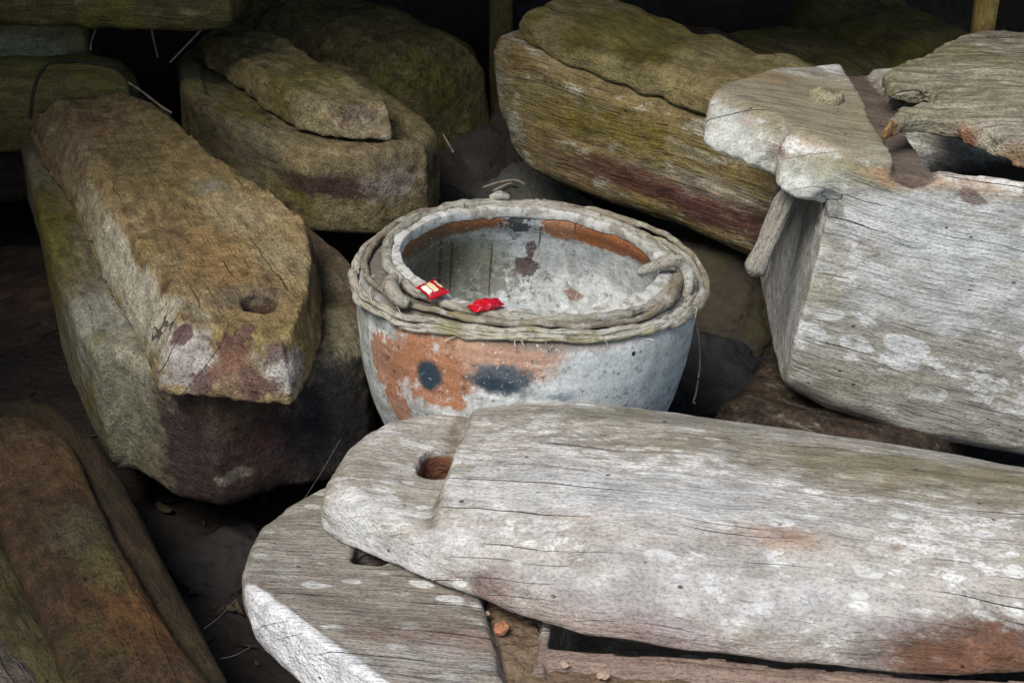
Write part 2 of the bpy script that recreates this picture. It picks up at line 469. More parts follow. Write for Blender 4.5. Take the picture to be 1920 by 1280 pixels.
# ================================================================== FRONT COFFIN TROUGH
def build_front_trough():
    F = Fr(wpt(700, 1130, z=.222), yaw=-7)
    top = [(640, 905), (605, 922), (530, 962), (482, 998), (457, 1058), (446, 1098), (452, 1138, -.05), (474, 1190, -.055), (536, 1248, -.055), (572, 1284, -.055), (640, 1350, -.055), (760, 1420, -.055), (900, 1430), (1300, 1420), (1920, 1440), (2250, 1460),
           (2250, 1050), (1500, 950), (900, 880)]
    foot = F.xy(top, -.012)
    g0 = F.at(903, 1120, z=0); g1 = F.at(945, 1290, z=0); c0 = F.at(1022, 1175, z=0)
    r0 = F.at(1030, 1216, z=-.01); r1 = F.at(1920, 1286, z=-.01)
    hole = F.at(700, 1035, z=0)
    def ztop(X, Y, s):
        xl = g0.x + (g1.x - g0.x) * (Y - g0.y) / (g1.y - g0.y) + .004 * n1(Y * 30, 1)
        lug = -.006 + .006 * dome(s, .02) + .004 * n1(X * 10, 4) * n1(Y * 12, 2)
        w = sstep(-.004, .012, X - xl)
        floor = -.026 + .006 * n1(X * 20, 6) + .006 * n1(Y * 25, 7)
        yr = r0.y + (r1.y - r0.y) * (X - r0.x) / (r1.x - r0.x)        # inner rim line
        dy = yr - Y                                                     # towards the camera positive
        ridge = -.012 + .004 * n1(X * 16, 3)
        led = ridge * (1 - sstep(.014, .024, dy)) + floor * sstep(.014, .024, dy)
        cav = -.15
        inner = np.where(dy > -.004, led, cav)
        xc = c0.x + .25 * (yr - Y) * 0
        cw = sstep(-.003, .006, X - xc)
        zz = floor * (1 - cw) + inner * cw
        edge = sstep(-.006, .006, X - xc + .012) * (1 - sstep(.004, .012, X - xc))
        zz = np.where((dy < .03), np.maximum(zz, (-.014) * edge + -.2 * (1 - edge)), zz)
        return lug * (1 - w) + zz * w
    def zbot(X, Y, s):
        # the lug juts out over the body
        back = sstep(.05, .16, s)
        return -.055 - .025 * dome(s, .05) - .13 * back
    pA, pB, pC = F.at(466, 1112, z=-.004), F.at(690, 1276, z=-.004), F.at(540, 1250, z=-.055)
    nf = (pB - pA).cross(pC - pA).normalized()
    if nf.y > 0: nf = -nf
    def facet(X, Y, Z, D):
        return smax(D, (X - pA.x) * nf.x + (Y - pA.y) * nf.y + (Z - pA.z) * nf.z, .003)
    me = solid('trough', foot, ztop, zbot, h=.004, k=.011, noise=wn(.7), seed=3,
               extra=lambda X, Y, Z, D: smax(facet(X, Y, Z, D), -np.broadcast_to(smax(np.abs(X - hole.x) - .024, np.abs(Y - hole.y + .004) - .021, .01) + .0015 * vnoise(X * 120 + Z * 0, Y * 120 + Z * 0, Z * 50 + X * 0), D.shape), .004))
    hit = caster(me, F.M)
    st = [          ST(hit, 620, 1130, (.06, .012, .03), (.17, .14, .11), .6, 1.0, .6),
          ST(hit, 760, 1170, (.09, .03, .03), (.20, .165, .135), .6, 1.0, .7),
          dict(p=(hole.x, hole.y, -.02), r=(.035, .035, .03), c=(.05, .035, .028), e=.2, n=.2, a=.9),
          ST(hit, 600, 1010, (.08, .05, .03), (.33, .30, .25), .6, .9, .6),
          ST(hit, 1300, 1248, (.35, .03, .03), (.27, .19, .15), .3, .4, .85), ST(hit, 1750, 1280, (.35, .03, .03), (.27, .19, .15), .3, .4, .85),
          ST(hit, 500, 1060, (.05, .05, .03), (.36, .34, .30), .6, .9, .5),
          ST(hit, 800, 1240, (.06, .03, .03), (.33, .30, .27), .6, .9, .6)]
    fc = (pA + pB + pC) / 3
    st.append(dict(p=F.at(575, 1215, z=-.03), r=(.30, .30, .2), c=(.80, .80, .80), e=.25, n=.22, a=.95, nrm=nf, p0=pA, w=.010))
    m = wood('front_trough_wood', (.27, .235, .19), (.33, .30, .255), lichen=(.46, .44, .40), lamt=.3, flakes=.3, algae=(.2, .18, .11), aamt=.15,
             dirt=(.17, .13, .1), damt=.3, crack=.8, fibre=.3, seed=4, stains=st, speck=.34)
    o = put('body', me, m, FRONT, F.M)
    o['label'] = 'open trough with a whitened chamfered end and earth-filled ledge'
    # earth lying on the ledge
    poly = [(902, 1132), (925, 1112), (1000, 1150), (1022, 1178), (1030, 1226), (1200, 1250), (1500, 1272), (1900, 1304), (1900, 1400), (960, 1400), (946, 1290), (925, 1200)]
    ft = F.xy(poly, -.02)
    def zt(X, Y, s):
        return -.040 + .020 * dome(s, .010) + .006 * n1(X * 38, 1) * n1(Y * 44, 2) + .005 * n1(X * 17 + Y * 9, 5)
    me2 = solid('soil', ft, zt, lambda X, Y, s: np.zeros_like(X) - .06, h=.003, k=.004,
                noise=[(.004, 40, 40, 40), (.003, 110, 110, 110), (.0025, 210, 210, 210)], seed=5)
    B = earth('soil_mat', (.27, .195, .125), (.19, .13, .08), 2.2, 1.0)
    s = put('soil', me2, B, None, F.M); s['kind'] = 'stuff'; s['label'] = 'dry tan earth lying on the ledge of the front trough'
    s['category'] = 'soil'
    rs = random.Random(3)
    cm = plain('shard_clay', (.42, .19, .10), .85, .3, 60, .002)
    cm2 = plain('chip_pale', (.46, .34, .25), .85, .3, 60, .002)
    for i, (px, py, r, mm, lab) in enumerate([
            (940, 1176, .0085, cm, 'orange clay shard on the earth just under the holed lid edge'),
            (1130, 1266, .005, cm2, 'small pale chip on the earth ledge, nearest the bottom edge of the photo'),
            (1058, 1245, .0045, cm2, 'tiny pale chip beside the inner rim of the front trough'),
            (912, 1150, .004, cm2, 'tiny pebble in the groove, above and left of the orange shard')]):
        bm = bmesh.new(); bmesh.ops.create_icosphere(bm, subdivisions=2, radius=r)
        for v in bm.verts:
            v.co.x *= 1.3; v.co.z *= .6
            v.co *= 1 + .3 * math.sin(v.co.x * 900 + i) * math.cos(v.co.y * 700)
        e = bpy.data.meshes.new('shard'); bm.to_mesh(e); bm.free()
        p = F.at(px, py, z=-.012)
        so = put('clay_shard', e, mm, None, F.M @ Matrix.Translation(p) @ Matrix.Rotation(rs.random() * 6, 4, 'Z'))
        tag(so, lab, 'shard', 'chips on the earth of the front trough')

# ================================================================== BIG RIGHT COFFIN
FR1 = Fr(wpt(1480, 720, y=1.95), yaw=-2, droop=9)
def build_right_coffin():
    F = FR1
    n = lambda px, py: F.at(px, py, y=0)
    W = .27
    L0 = n(1512, 500).x; L0b = n(1478, 700).x
    zl = n(1450, 262).z                                    # lug height
    lug = [(1446, 340, zl - .085), (1400, 322, zl - .072), (1352, 285, zl - .055), (1327, 243, zl - .04), (1330, 196, zl - .02), (1344, 168, zl - .005), (1362, 150), (1450, 125), (1560, 116), (1640, 112), (1700, 110)]
    nb = F.xy(lug, zl)
    xe = F.at(1690, 200, z=zl).x; xg = F.at(1625, 200, z=zl).x
    yf = nb[-1][1]
    x_end = n(2150, 600).x
    top_rim = [n(1480, 282), n(1600, 300), n(1700, 322), n(1920, 345), n(2150, 372)]
    rx = [p.x for p in top_rim]; rz = [p.z for p in top_rim]
    bot = [n(1458, 738), n(1500, 762), n(1560, 792), n(1700, 838), n(1920, 880), n(2150, 910)]
    bx = [p.x for p in bot]; bz = [p.z for p in bot]
    le = n(1470, 700).x
    # the lug outline near the body is its own near-left facet
    foot = [(n(1462, 300).x, .0), (x_end, 0), (x_end, W), (nb[-1][0], max(yf, W * .8))] + nb[::-1][1:]
    nf = [n(1345, 168), n(1480, 226), n(1560, 264), n(1612, 291)]
    peg = F.at(1549, 186, z=zl)
    def ztop(X, Y, s):
        rim = np.interp(X, rx, rz)
        lugz = zl + .004 * n1(X * 12, 2) + .0 * Y
        # near-left facet of the lug falls away from its upper edge
        z = np.where(X < xe, lugz, rim)
        gr = sstep(-.004, .004, X - xg) * (1 - sstep(-.003, .003, X - xe))
        z = z - gr * .022
        # hollow behind the near wall
        yi = .020 + .004 * n1(X * 18, 4)
        cav = sstep(0, .010, X - xe) * sstep(0, .010, Y - yi) * sstep(0, .01, W - .03 - Y)
        rimb = rim - .006 + .006 * dome(Y, .04)
        ee = sstep(-.004, .008, X - xe)
        z = z * (1 - ee) + rimb * ee
        z = z - .20 * cav
        return z
    e0 = F.at(1345, 168, z=zl); e1 = F.at(1480, 226, z=zl); e2 = F.at(1565, 266, z=zl); e3 = F.at(1618, 292, z=zl)
    def zbot(X, Y, s):
        b = np.interp(X, bx, bz)
        zz = (b + .05) + 0 * X
        z = b + .055 * (1 - dome(Y, .06)) 
        xb = le + .03 + .0 * Y
        chin = zl - .085 + .02 * sstep(le - .02, le - .12, X)
        return np.where(X < le + .0, chin, z)
    def extra(X, Y, Z, D):
        # slanting left end of the box under the lug
        t = np.clip((Z - n(1478, 700).z) / (n(1515, 420).z - n(1478, 700).z), -.2, 1.3)
        xe_ = L0b + (L0 - L0b) * t - .02 * (1 - dome(np.clip(t + .2, 0, 1), .5)) * 0
        endp = (xe_ - X) + .02 * (Y - .02)
        below = (zl - .085) - Z
        cut = smin(below, np.broadcast_to(endp, D.shape) , .02)          # positive where both hold
        D = smax(D, cut, .012)
        # near facets of the lug: straight planes leaning outwards
        pts = [(e0.x, e0.y), (e1.x, e1.y), (e2.x, e2.y), (e3.x, e3.y)]
        f = np.full(np.broadcast(X, Y).shape, -1.0)
        sd = side(pts[0], pts[2], X, Y)                  # positive on far side
        lean = (zl - Z) * .75
        pl = -sd - lean
        D = np.where(X < e3.x + .02, smax(D, np.broadcast_to(pl, D.shape) - 0 * Z, .01), D)
        # worn hollow in the near face
        q = n(1555, 382)
        h = np.sqrt(((X - q.x) / .018) ** 2 + ((Z - q.z) / .015) ** 2 + (Y / .012) ** 2) - 1
        D = smax(D, -h * .012, .006)
        return D
    me = solid('body', foot, ztop, zbot, h=.004, k=.011, noise=wn(.8), seed=8, extra=extra)
    T = thing('log_coffin', F.M, 'big pale lichened coffin with a pegged lug and a broken forked lid', 'coffin')
    hit = caster(me, F.M)
    st = [ST(hit, 1750, 420, (.16, .03, .05), (.56, .57, .56), .6, .8, .8),
          ST(hit, 1850, 530, (.16, .03, .06), (.54, .55, .54), .6, .9, .7),
          ST(hit, 1650, 560, (.10, .03, .04), (.50, .50, .48), .6, .9, .5),
          ST(hit, 1560, 320, (.08, .04, .02), (.22, .195, .10), .5, .8, .8),
          ST(hit, 1700, 335, (.05, .03, .012), (.40, .24, .12), .5, .8, .7),
          ST(hit, 1850, 352, (.05, .03, .012), (.38, .24, .13), .5, .8, .6),
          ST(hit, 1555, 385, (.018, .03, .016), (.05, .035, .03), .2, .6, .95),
          ST(hit, 1825, 372, (.02, .02, .010), (.12, .07, .05), .4, 1.1, .8),
          ST(hit, 1402, 224, (.012, .02, .012), (.34, .12, .07), .2, .7, .95),
          ST(hit, 1440, 275, (.03, .03, .006), (.24, .14, .12), .3, .7, .8),
          ST(hit, 1370, 260, (.05, .05, .06), (.50, .52, .47), .4, .6, .7),
          ST(hit, 1430, 320, (.06, .05, .03), (.46, .48, .42), .5, .6, .7),
          ST(hit, 1530, 260, (.06, .03, .012), (.40, .30, .22), .4, .6, .6),
          ST(hit, 1465, 560, (.025, .15, .2), (.42, .42, .39), .3, .2, .85),
          ST(hit, 1540, 540, (.03, .03, .06), (.30, .27, .19), .5, .9, .7),
          ST(hit, 1600, 720, (.12, .04, .03), (.29, .265, .20), .6, .9, .7),
          ST(hit, 1800, 790, (.2, .05, .03), (.29, .275, .23), .6, .9, .7),
          dict(p=(xe + .42, .165, top_rim[2].z - .11), r=(.46, .15, .125), c=(.028, .022, .02), e=.1, n=.05, a=.97),  # inner walls painted near black to stand in for shade in the hollow
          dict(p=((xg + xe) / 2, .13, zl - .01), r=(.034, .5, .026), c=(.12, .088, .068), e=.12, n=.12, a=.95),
          ST(hit, 1480, 185, (.16, .16, .013), (.26, .22, .145), .25, .15, .92),
          ST(hit, 1600, 225, (.14, .2, .014), (.27, .235, .16), .25, .15, .85),
          ST(hit, 1450, 145, (.03, .03, .02), (.24, .17, .10), .4, .8, .8)]
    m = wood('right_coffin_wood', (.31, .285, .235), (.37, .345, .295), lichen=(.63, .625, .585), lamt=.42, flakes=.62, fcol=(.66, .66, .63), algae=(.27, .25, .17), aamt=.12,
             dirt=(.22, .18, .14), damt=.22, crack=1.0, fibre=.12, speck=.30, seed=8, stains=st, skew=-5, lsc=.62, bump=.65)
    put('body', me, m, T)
    build_broken_lid(T)
    # wooden peg standing in the lug
    def zt(X, Y, s): return .010 * dome(s, .015) + .004 * n1(X * 90, 3) * 1 - .006 * np.exp(-((X / .006) ** 2)) * (Y > 0)
    a = [(.026 * math.cos(t) * (1 + .12 * math.sin(3 * t)), .020 * math.sin(t)) for t in np.linspace(0, 2 * math.pi, 20, endpoint=False)]
    pm = solid('peg', a, zt, lambda X, Y, s: X * 0 - .03, h=.0022, k=.004, noise=[(.0015, 80, 120, 80)], seed=4)
    po = put('peg', pm, wood('peg_wood', (.36, .31, .20), (.30, .26, .17), crack=.2, fibre=.6, seed=3, rot=20, skew=70), T)
    po.matrix_local = Matrix.Translation((peg.x, peg.y, zl + .004))
    return T

def build_broken_lid(T):
    F = Fr(FR1.M @ Vector((.2, .12, .0)), yaw=-2, droop=6)
    zz = F.I @ (FR1.M @ Vector((FR1.at(1690, 200, y=0).x, .12, FR1.at(1450, 262, y=0).z)))
    z0 = zz.z + .024
    up = [(1664, 160), (1660, 142), (1680, 130), (1738, 112), (1746, 100), (1790, 84), (1822, 74), (1870, 68), (1925, 72), (2150, 90)]
    lo = [(2150, 372, -.03), (1920, 322, -.03), (1862, 305, -.03), (1785, 276, -.03), (1735, 262, -.025), (1692, 256, -.02), (1672, 246, -.01), (1662, 238), (1672, 222), (1692, 210), (1718, 206), (1740, 203), (1752, 192), (1755, 178), (1745, 168), (1715, 170), (1690, 168)]
    foot = F.xy(up, z0) + F.xy([(p[0], p[1], z0 + (p[2] if len(p) > 2 else 0)) for p in lo], z0)
    xt = min(p[0] for p in foot)
    def zt(X, Y, s): return z0 + .001 + .007 * dome(s, .012) + .014 * sstep(.05, .25, X - xt) * dome(s, .10) + .003 * n1(Y * 60, 3) + .002 * n1(Y * 150, 6)
    def zb(X, Y, s): return z0 - .017 - .006 * sstep(.06, .2, X - xt) + .002 * n1(X * 15, 3)
    me = solid('lid', foot, zt, zb, h=.0032, k=.004, noise=wn(.55, [(.0026, 6, 110, 70), (.0016, 10, 200, 120), (.002, 60, 60, 60)]), seed=9)
    hit = caster(me, F.M)
    st = [ST(hit, 1830, 282, (.08, .02, .02), (.40, .20, .075), .4, .9, .85), ST(hit, 1810, 265, (.03, .014, .02), (.33, .12, .055), .4, .9, .8),
          ST(hit, 1900, 300, (.05, .02, .02), (.40, .23, .11), .4, .9, .7), ST(hit, 1900, 240, (.06, .03, .03), (.44, .41, .34), .5, .9, .5)]
    m = wood('broken_lid_wood', (.30, .265, .18), (.36, .325, .235), algae=(.24, .215, .11), aamt=.3, crack=.9, fibre=.7, seed=11, stains=st, bump=1.6, rot=-8)
    o = put('lid', me, m, T, F.M)
    o['label'] = 'weathered lid broken off to a forked end'

def build_stake():
    a = wpt(1476, 372, y=2.03); b = wpt(1412, 512, y=1.955)
    x = (b - a).normalized(); L = (b - a).length
    y = Vector((0, 0, 1)).cross(x).normalized(); z = x.cross(y)
    M = Matrix((x, y, z)).transposed().to_4x4(); M.translation = a
    foot = [(-.04, -.013), (L - .008, -.015), (L + .003, -.004), (L, .014), (-.04, .013)]
    me = solid('stake', foot, lambda X, Y, s: X * 0 + .009, lambda X, Y, s: X * 0 - .009, h=.0026, k=.008, noise=[(.003, 20, 40, 40), (.0015, 40, 130, 130)], seed=2)
    o = put('wooden_stake', me, wood('stake_wood', (.30, .275, .225), (.36, .335, .29), lichen=(.5, .5, .47), lamt=.3, crack=.7, fibre=.7, seed=2), None, M)
    tag(o, 'short grey wooden stake leaning under the pegged lug', 'stake')

# ================================================================== CLAY JAR
RIMC = wpt(993, 476, z=.42)
JM = Matrix.Translation(RIMC) @ Matrix.Rotation(R(4), 4, 'Y') @ Matrix.Translation((0, 0, -.42))
class JF(Fr):
    def __init__(s, M): s.M = M; s.I = M.inverted(); s.o = s.I @ CAM
FJ = JF(JM)
def lathe(prof, seg=220, closed=False, disp=None):
    n = len(prof); v = np.zeros((seg, n, 3))
    th = np.linspace(0, 2 * math.pi, seg, endpoint=False)
    for j, (r, z) in enumerate(prof):
        v[:, j, 0] = r * np.cos(th); v[:, j, 1] = r * np.sin(th); v[:, j, 2] = z
    if disp: v = disp(v, th)
    v = v.reshape(-1, 3); F = []
    m = n if closed else n - 1
    for i in range(seg):
        for j in range(m):
            a = i * n + j; b = ((i + 1) % seg) * n + j; c = ((i + 1) % seg) * n + (j + 1) % n; d = i * n + (j + 1) % n
            F.append((a, b, c, d))
    return v, np.array(F)
def spline(pts, m):
    p = np.array(pts, float); t = np.arange(len(p)); u = np.linspace(0, len(p) - 1, m)
    out = []
    for k in range(p.shape[1]):
        # Catmull-Rom
        i = np.clip(np.floor(u).astype(int), 0, len(p) - 2); f = u - i
        P = lambda q: p[np.clip(q, 0, len(p) - 1), k]
        a, b, c, d = P(i - 1), P(i), P(i + 1), P(i + 2)
        out.append(.5 * (2 * b + (c - a) * f + (2 * a - 5 * b + 4 * c - d) * f ** 2 + (3 * b - a - 3 * c + d) * f ** 3))
    return np.stack(out, 1)

def build_jar():
    T = thing('clay_jar', JM, 'large round-mouthed terracotta jar caked with white bloom, standing among coffins', 'jar')
    outer = [(.004, .0), (.10, .0), (.122, .012), (.145, .07), (.165, .12), (.184, .165), (.2045, .21), (.2175, .255), (.225, .30), (.2285, .34), (.2285, .370), (.223, .390), (.207, .400), (.187, .403)]
    inner = [(.1745, .4045), (.177, .393), (.190, .37), (.203, .335), (.208, .30), (.194, .25), (.17, .17), (.135, .08), (.09, .04), (.004, .03)]
    prof = list(map(tuple, spline(outer, 60))) + [(.183, .4058), (.177, .4058)] + list(map(tuple, spline(inner, 50)))
    def disp(v, th):
        x, y, z = v[..., 0], v[..., 1], v[..., 2]
        rr = np.sqrt(x * x + y * y) + 1e-6
        k = (1 + .010 * np.sin(th * 2 + .6)[:, None] + .012 * vnoise(x * 9, y * 9, z * 9) + .004 * vnoise(x * 34, y * 34, z * 34))
        v[..., 0] *= k; v[..., 1] *= k
        return v
    v, F = lathe(prof, 220, False, disp)
    me = mesh_np('body', v, F)
    hit = caster(me, JM)
    TC = (.41, .19, .10); TC2 = (.51, .31, .21); TCD = (.36, .12, .05); BLU = (.03, .05, .072); BK = (.02, .02, .02)
    B = NB('jar_clay')
    big = B.noise(B.co, 10, 5, .65); med = B.noise(B.co, 45, 5, .7); fin = B.noise(B.co, 220, 3, .7)
    wob = B.math('ADD', B.math('MULTIPLY', big, .45), B.math('MULTIPLY', B.noise(B.co, 70, 5, .72), .55))
    streak = B.noise(B.vm('MULTIPLY', B.co, (30, 30, 5)), 1, 4, .6)
    col = B.mix(B.ramp(big, .35, .65), (.66, .68, .68), (.58, .62, .60))
    col = B.mix(B.math('MULTIPLY', B.ramp(med, .42, .58), .7), col, (.40, .42, .40))
    col = B.mix(B.math('MULTIPLY', B.ramp(streak, .50, .64), .65), col, (.30, .31, .26))
    col = B.mix(B.math('MULTIPLY', B.ramp(B.noise(B.off(B.co, (5, 5, 1)), 24, 5, .7), .52, .62), .6), col, (.78, .79, .78))
    S = []
    def s(px, py, r, c, e=.3, n=.5, a=1.0):
        nonlocal col
        p = hit(px, py)
        col, f = B.stain(col, dict(p=p, r=r if isinstance(r, tuple) else (r, r, r), c=c, e=e, n=n, a=a), wob); return f
    # outside: bare terracotta
    s(870, 662, (.105, .12, .050), TC2, .2, .45)
    s(795, 690, (.055, .10, .056), TC, .24, .55)
    s(985, 655, (.055, .08, .022), (.45, .27, .19), .2, .6)
    s(815, 735, (.036, .08, .020), TC, .15, .6)
    s(722, 680, (.022, .06, .05), TC, .10, 1.0, .9)
    s(745, 760, (.022, .06, .03), TC, .10, 1.1, .9)
    s(714, 604, (.020, .05, .010), (.25, .28, .27), .4, .6, .8)
    # chalk left in patches and brush streaks over the bare clay
    ch = B.noise(B.vm('MULTIPLY', B.off(B.co, (2, 9, 4)), (20, 20, 26)), 1, 6, .72)
    col = B.mix(B.math('MULTIPLY', B.ramp(ch, .56, .66), .75), col, (.66, .65, .63))
    bs = B.noise(B.vm('MULTIPLY', B.off(B.co, (1, 4, 4)), (9, 9, 70)), 1, 5, .65)
    br = B.ramp(bs, .32, .68, .78, 1.16)
    bc = B.t.nodes.new('ShaderNodeCombineColor')
    for i in range(3): B.t.links.new(br, bc.inputs[i])
    col = B.mix(1.0, col, bc.outputs[0], 'MULTIPLY')
    # blue-black painted marks
    s(803, 703, (.0165, .06, .022), BLU, .25, .3)
    s(938, 712, (.040, .06, .022), (.05, .085, .115), .3, .45, .92)
    s(930, 722, (.026, .06, .010), BLU, .45, .4)
    s(1050, 745, (.018, .05, .006), (.08, .13, .18), .4, .9, .8)
    s(1150, 715, (.06, .06, .05), (.50, .53, .51), .6, .9, .7)
    s(1250, 690, (.03, .06, .08), (.42, .46, .42), .5, .7, .7)
    s(1090, 640, (.08, .06, .012), (.40, .33, .31), .5, .9, .7)
    s(1188, 663, .0032, BK, .3, .2)
    # inside
    s(1120, 432, (.075, .10, .036), (.40, .15, .055), .10, .3)
    s(1050, 424, (.030, .05, .026), (.43, .20, .10), .14, .5)
    s(1190, 468, (.035, .07, .022), (.42, .15, .055), .12, .4)
    s(860, 422, (.08, .09, .020), (.30, .12, .045), .25, .4)
    s(785, 455, (.045, .07, .030), (.22, .10, .04), .3, .4)
    s(870, 495, (.06, .09, .055), (.27, .28, .17), .5, .3, .85)
    s(810, 495, (.055, .09, .06), (.13, .11, .065), .5, .3, .9)
    s(985, 500, (.016, .05, .018), (.12, .085, .075), .18, 1.2, .95)
    s(995, 470, (.006, .05, .020), (.12, .07, .06), .3, 1.2, .9)
    s(970, 415, (.022, .05, .02), (.05, .05, .05), .12, 2.2, .9)
    s(930, 530, (.05, .05, .02), (.20, .19, .15), .3, 1.8, .8)
    s(1075, 553, (.012, .03, .006), (.24, .14, .11), .3, .8, .9)
    for px, py, w in [(826, 480, .0022), (846, 500, .0018), (1013, 440, .0012), (1079, 425, .0012), (920, 500, .0014)]:
        s(px, py, (w, .04, .05 if px < 1000 else .02), (.05, .045, .035), .3, .5, .8)
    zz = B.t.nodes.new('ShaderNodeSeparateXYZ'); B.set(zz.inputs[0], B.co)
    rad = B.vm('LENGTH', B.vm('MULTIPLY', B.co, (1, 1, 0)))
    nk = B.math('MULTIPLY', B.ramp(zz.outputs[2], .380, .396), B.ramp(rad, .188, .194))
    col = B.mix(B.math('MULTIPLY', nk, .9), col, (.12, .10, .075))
    dk = B.math('MULTIPLY', B.ramp(B.noise(B.vm('ADD', B.co, (3, 5, 2)), 110, 4, .75), .56, .62), B.ramp(med, .40, .60))
    col = B.mix(B.math('MULTIPLY', dk, .7), col, (.05, .045, .04))
    sp = B.ramp(B.noise(B.vm('ADD', B.co, (7, 1, 3)), 150, 4, .75), .60, .68)
    col = B.mix(B.math('MULTIPLY', sp, .7), col, (.75, .74, .72))
    cb = B.ramp(fin, .3, .65, .8, 1.06)
    cc = B.t.nodes.new('ShaderNodeCombineColor')
    for i in range(3): B.t.links.new(cb, cc.inputs[i])
    col = B.mix(1.0, col, cc.outputs[0], 'MULTIPLY')
    h = B.math('ADD', B.math('MULTIPLY', med, 1.0), B.math('ADD', B.math('MULTIPLY', fin, .5), B.math('MULTIPLY', streak, .6)))
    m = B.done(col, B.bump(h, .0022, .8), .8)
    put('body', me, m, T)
    # lip
    lp = [(.1735, .4055), (.1725, .411), (.1732, .4175), (.1752, .4198), (.183, .4188), (.1905, .4165), (.193, .411), (.190, .4045), (.183, .4065), (.178, .4065)]
    lp = list(map(tuple, spline(lp, 36)))
    tn = math.atan2(*(lambda p: (p.y, p.x))(FJ.at(1010, 575, z=.42)))
    tn2 = math.atan2(*(lambda p: (p.y, p.x))(FJ.at(855, 548, z=.42)))
    def disp2(v, th):
        x, y, z = v[..., 0].copy(), v[..., 1].copy(), v[..., 2].copy()
        k = 1 + .010 * np.sin(th * 2 + .6)[:, None] + .014 * vnoise(x * 11, y * 11, z * 8) + .006 * vnoise(x * 34, y * 34, z * 60) + .003 * vnoise(x * 90, y * 90, z * 120)
        v[..., 0] *= k; v[..., 1] *= k
        v[..., 2] += .003 * vnoise(x * 14 + 3, y * 14, z * 3) + .0022 * vnoise(x * 50, y * 50, z * 30) + .0012 * vnoise(x * 120, y * 120, z * 120)
        for t0, wd, dp in [(tn, .055, .016), (tn2, .03, .006), (1.9, .04, .004)]:
            d = np.abs((th - t0 + math.pi) % (2 * math.pi) - math.pi)[:, None]
            inn = np.clip((.190 - np.sqrt(x * x + y * y)) / .012, 0, 1)
            w = np.clip(1 - d / wd, 0, 1) * inn
            v[..., 2] -= dp * w
        return v
    v, F = lathe(lp, 360, True, disp2)
    lm = mesh_np('rim', v, F)
    B = NB('jar_lip')
    big = B.noise(B.co, 14, 5, .65); med = B.noise(B.co, 60, 5, .7); fin = B.noise(B.co, 260, 3, .7)
    col = B.mix(B.ramp(big, .35, .65), (.62, .62, .58), (.48, .47, .42))
    col = B.mix(B.math('MULTIPLY', B.ramp(med, .46, .6), .75), col, (.24, .21, .16))
    col = B.mix(B.ramp(B.noise(B.vm('ADD', B.co, (2, 2, 2)), 55, 4, .7), .64, .70), col, (.08, .07, .055))
    h = B.math('ADD', B.math('MULTIPLY', med, 1.0), B.math('MULTIPLY', fin, .6))
    put('rim', lm, B.done(col, B.bump(h, .002, .8), .85), T)
    return T

def tube(P, rad, seg=12, closed=False, flat=1.0, lump=.12, seed=0, twist=0.0):
    P = np.array(P, float); n = len(P); rad = np.broadcast_to(np.asarray(rad, float), (n,)).copy()
    if not closed: rad[0] *= .15; rad[-1] *= .15
    T = np.gradient(P, axis=0) if not closed else (np.roll(P, -1, 0) - np.roll(P, 1, 0))
    T /= np.linalg.norm(T, axis=1)[:, None] + 1e-12
    up = np.array([0, 0, 1.0]); V = []
    for i in range(n):
        a = np.cross(up, T[i]); l = np.linalg.norm(a)
        a = a / l if l > 1e-3 else np.array([1.0, 0, 0])
        b = np.cross(T[i], a)
        for k in range(seg):
            t = 2 * math.pi * k / seg + twist * i
            V.append(P[i] + rad[i] * (math.cos(t) * a * flat + math.sin(t) * b))
    V = np.array(V)
    c = np.repeat(P, seg, 0)
    nz = 1 + lump * vnoise(V[:, 0] * 60 + seed, V[:, 1] * 60, V[:, 2] * 60) + lump * .8 * vnoise(V[:, 0] * 150 + seed, V[:, 1] * 150, V[:, 2] * 150)
    V = c + (V - c) * nz[:, None]
    F = []
    for i in range(n if closed else n - 1):
        for k in range(seg):
            a = i * seg + k; b = i * seg + (k + 1) % seg; j = (i + 1) % n
            F.append((a, b, j * seg + (k + 1) % seg, j * seg + k))
    return V, np.array(F)

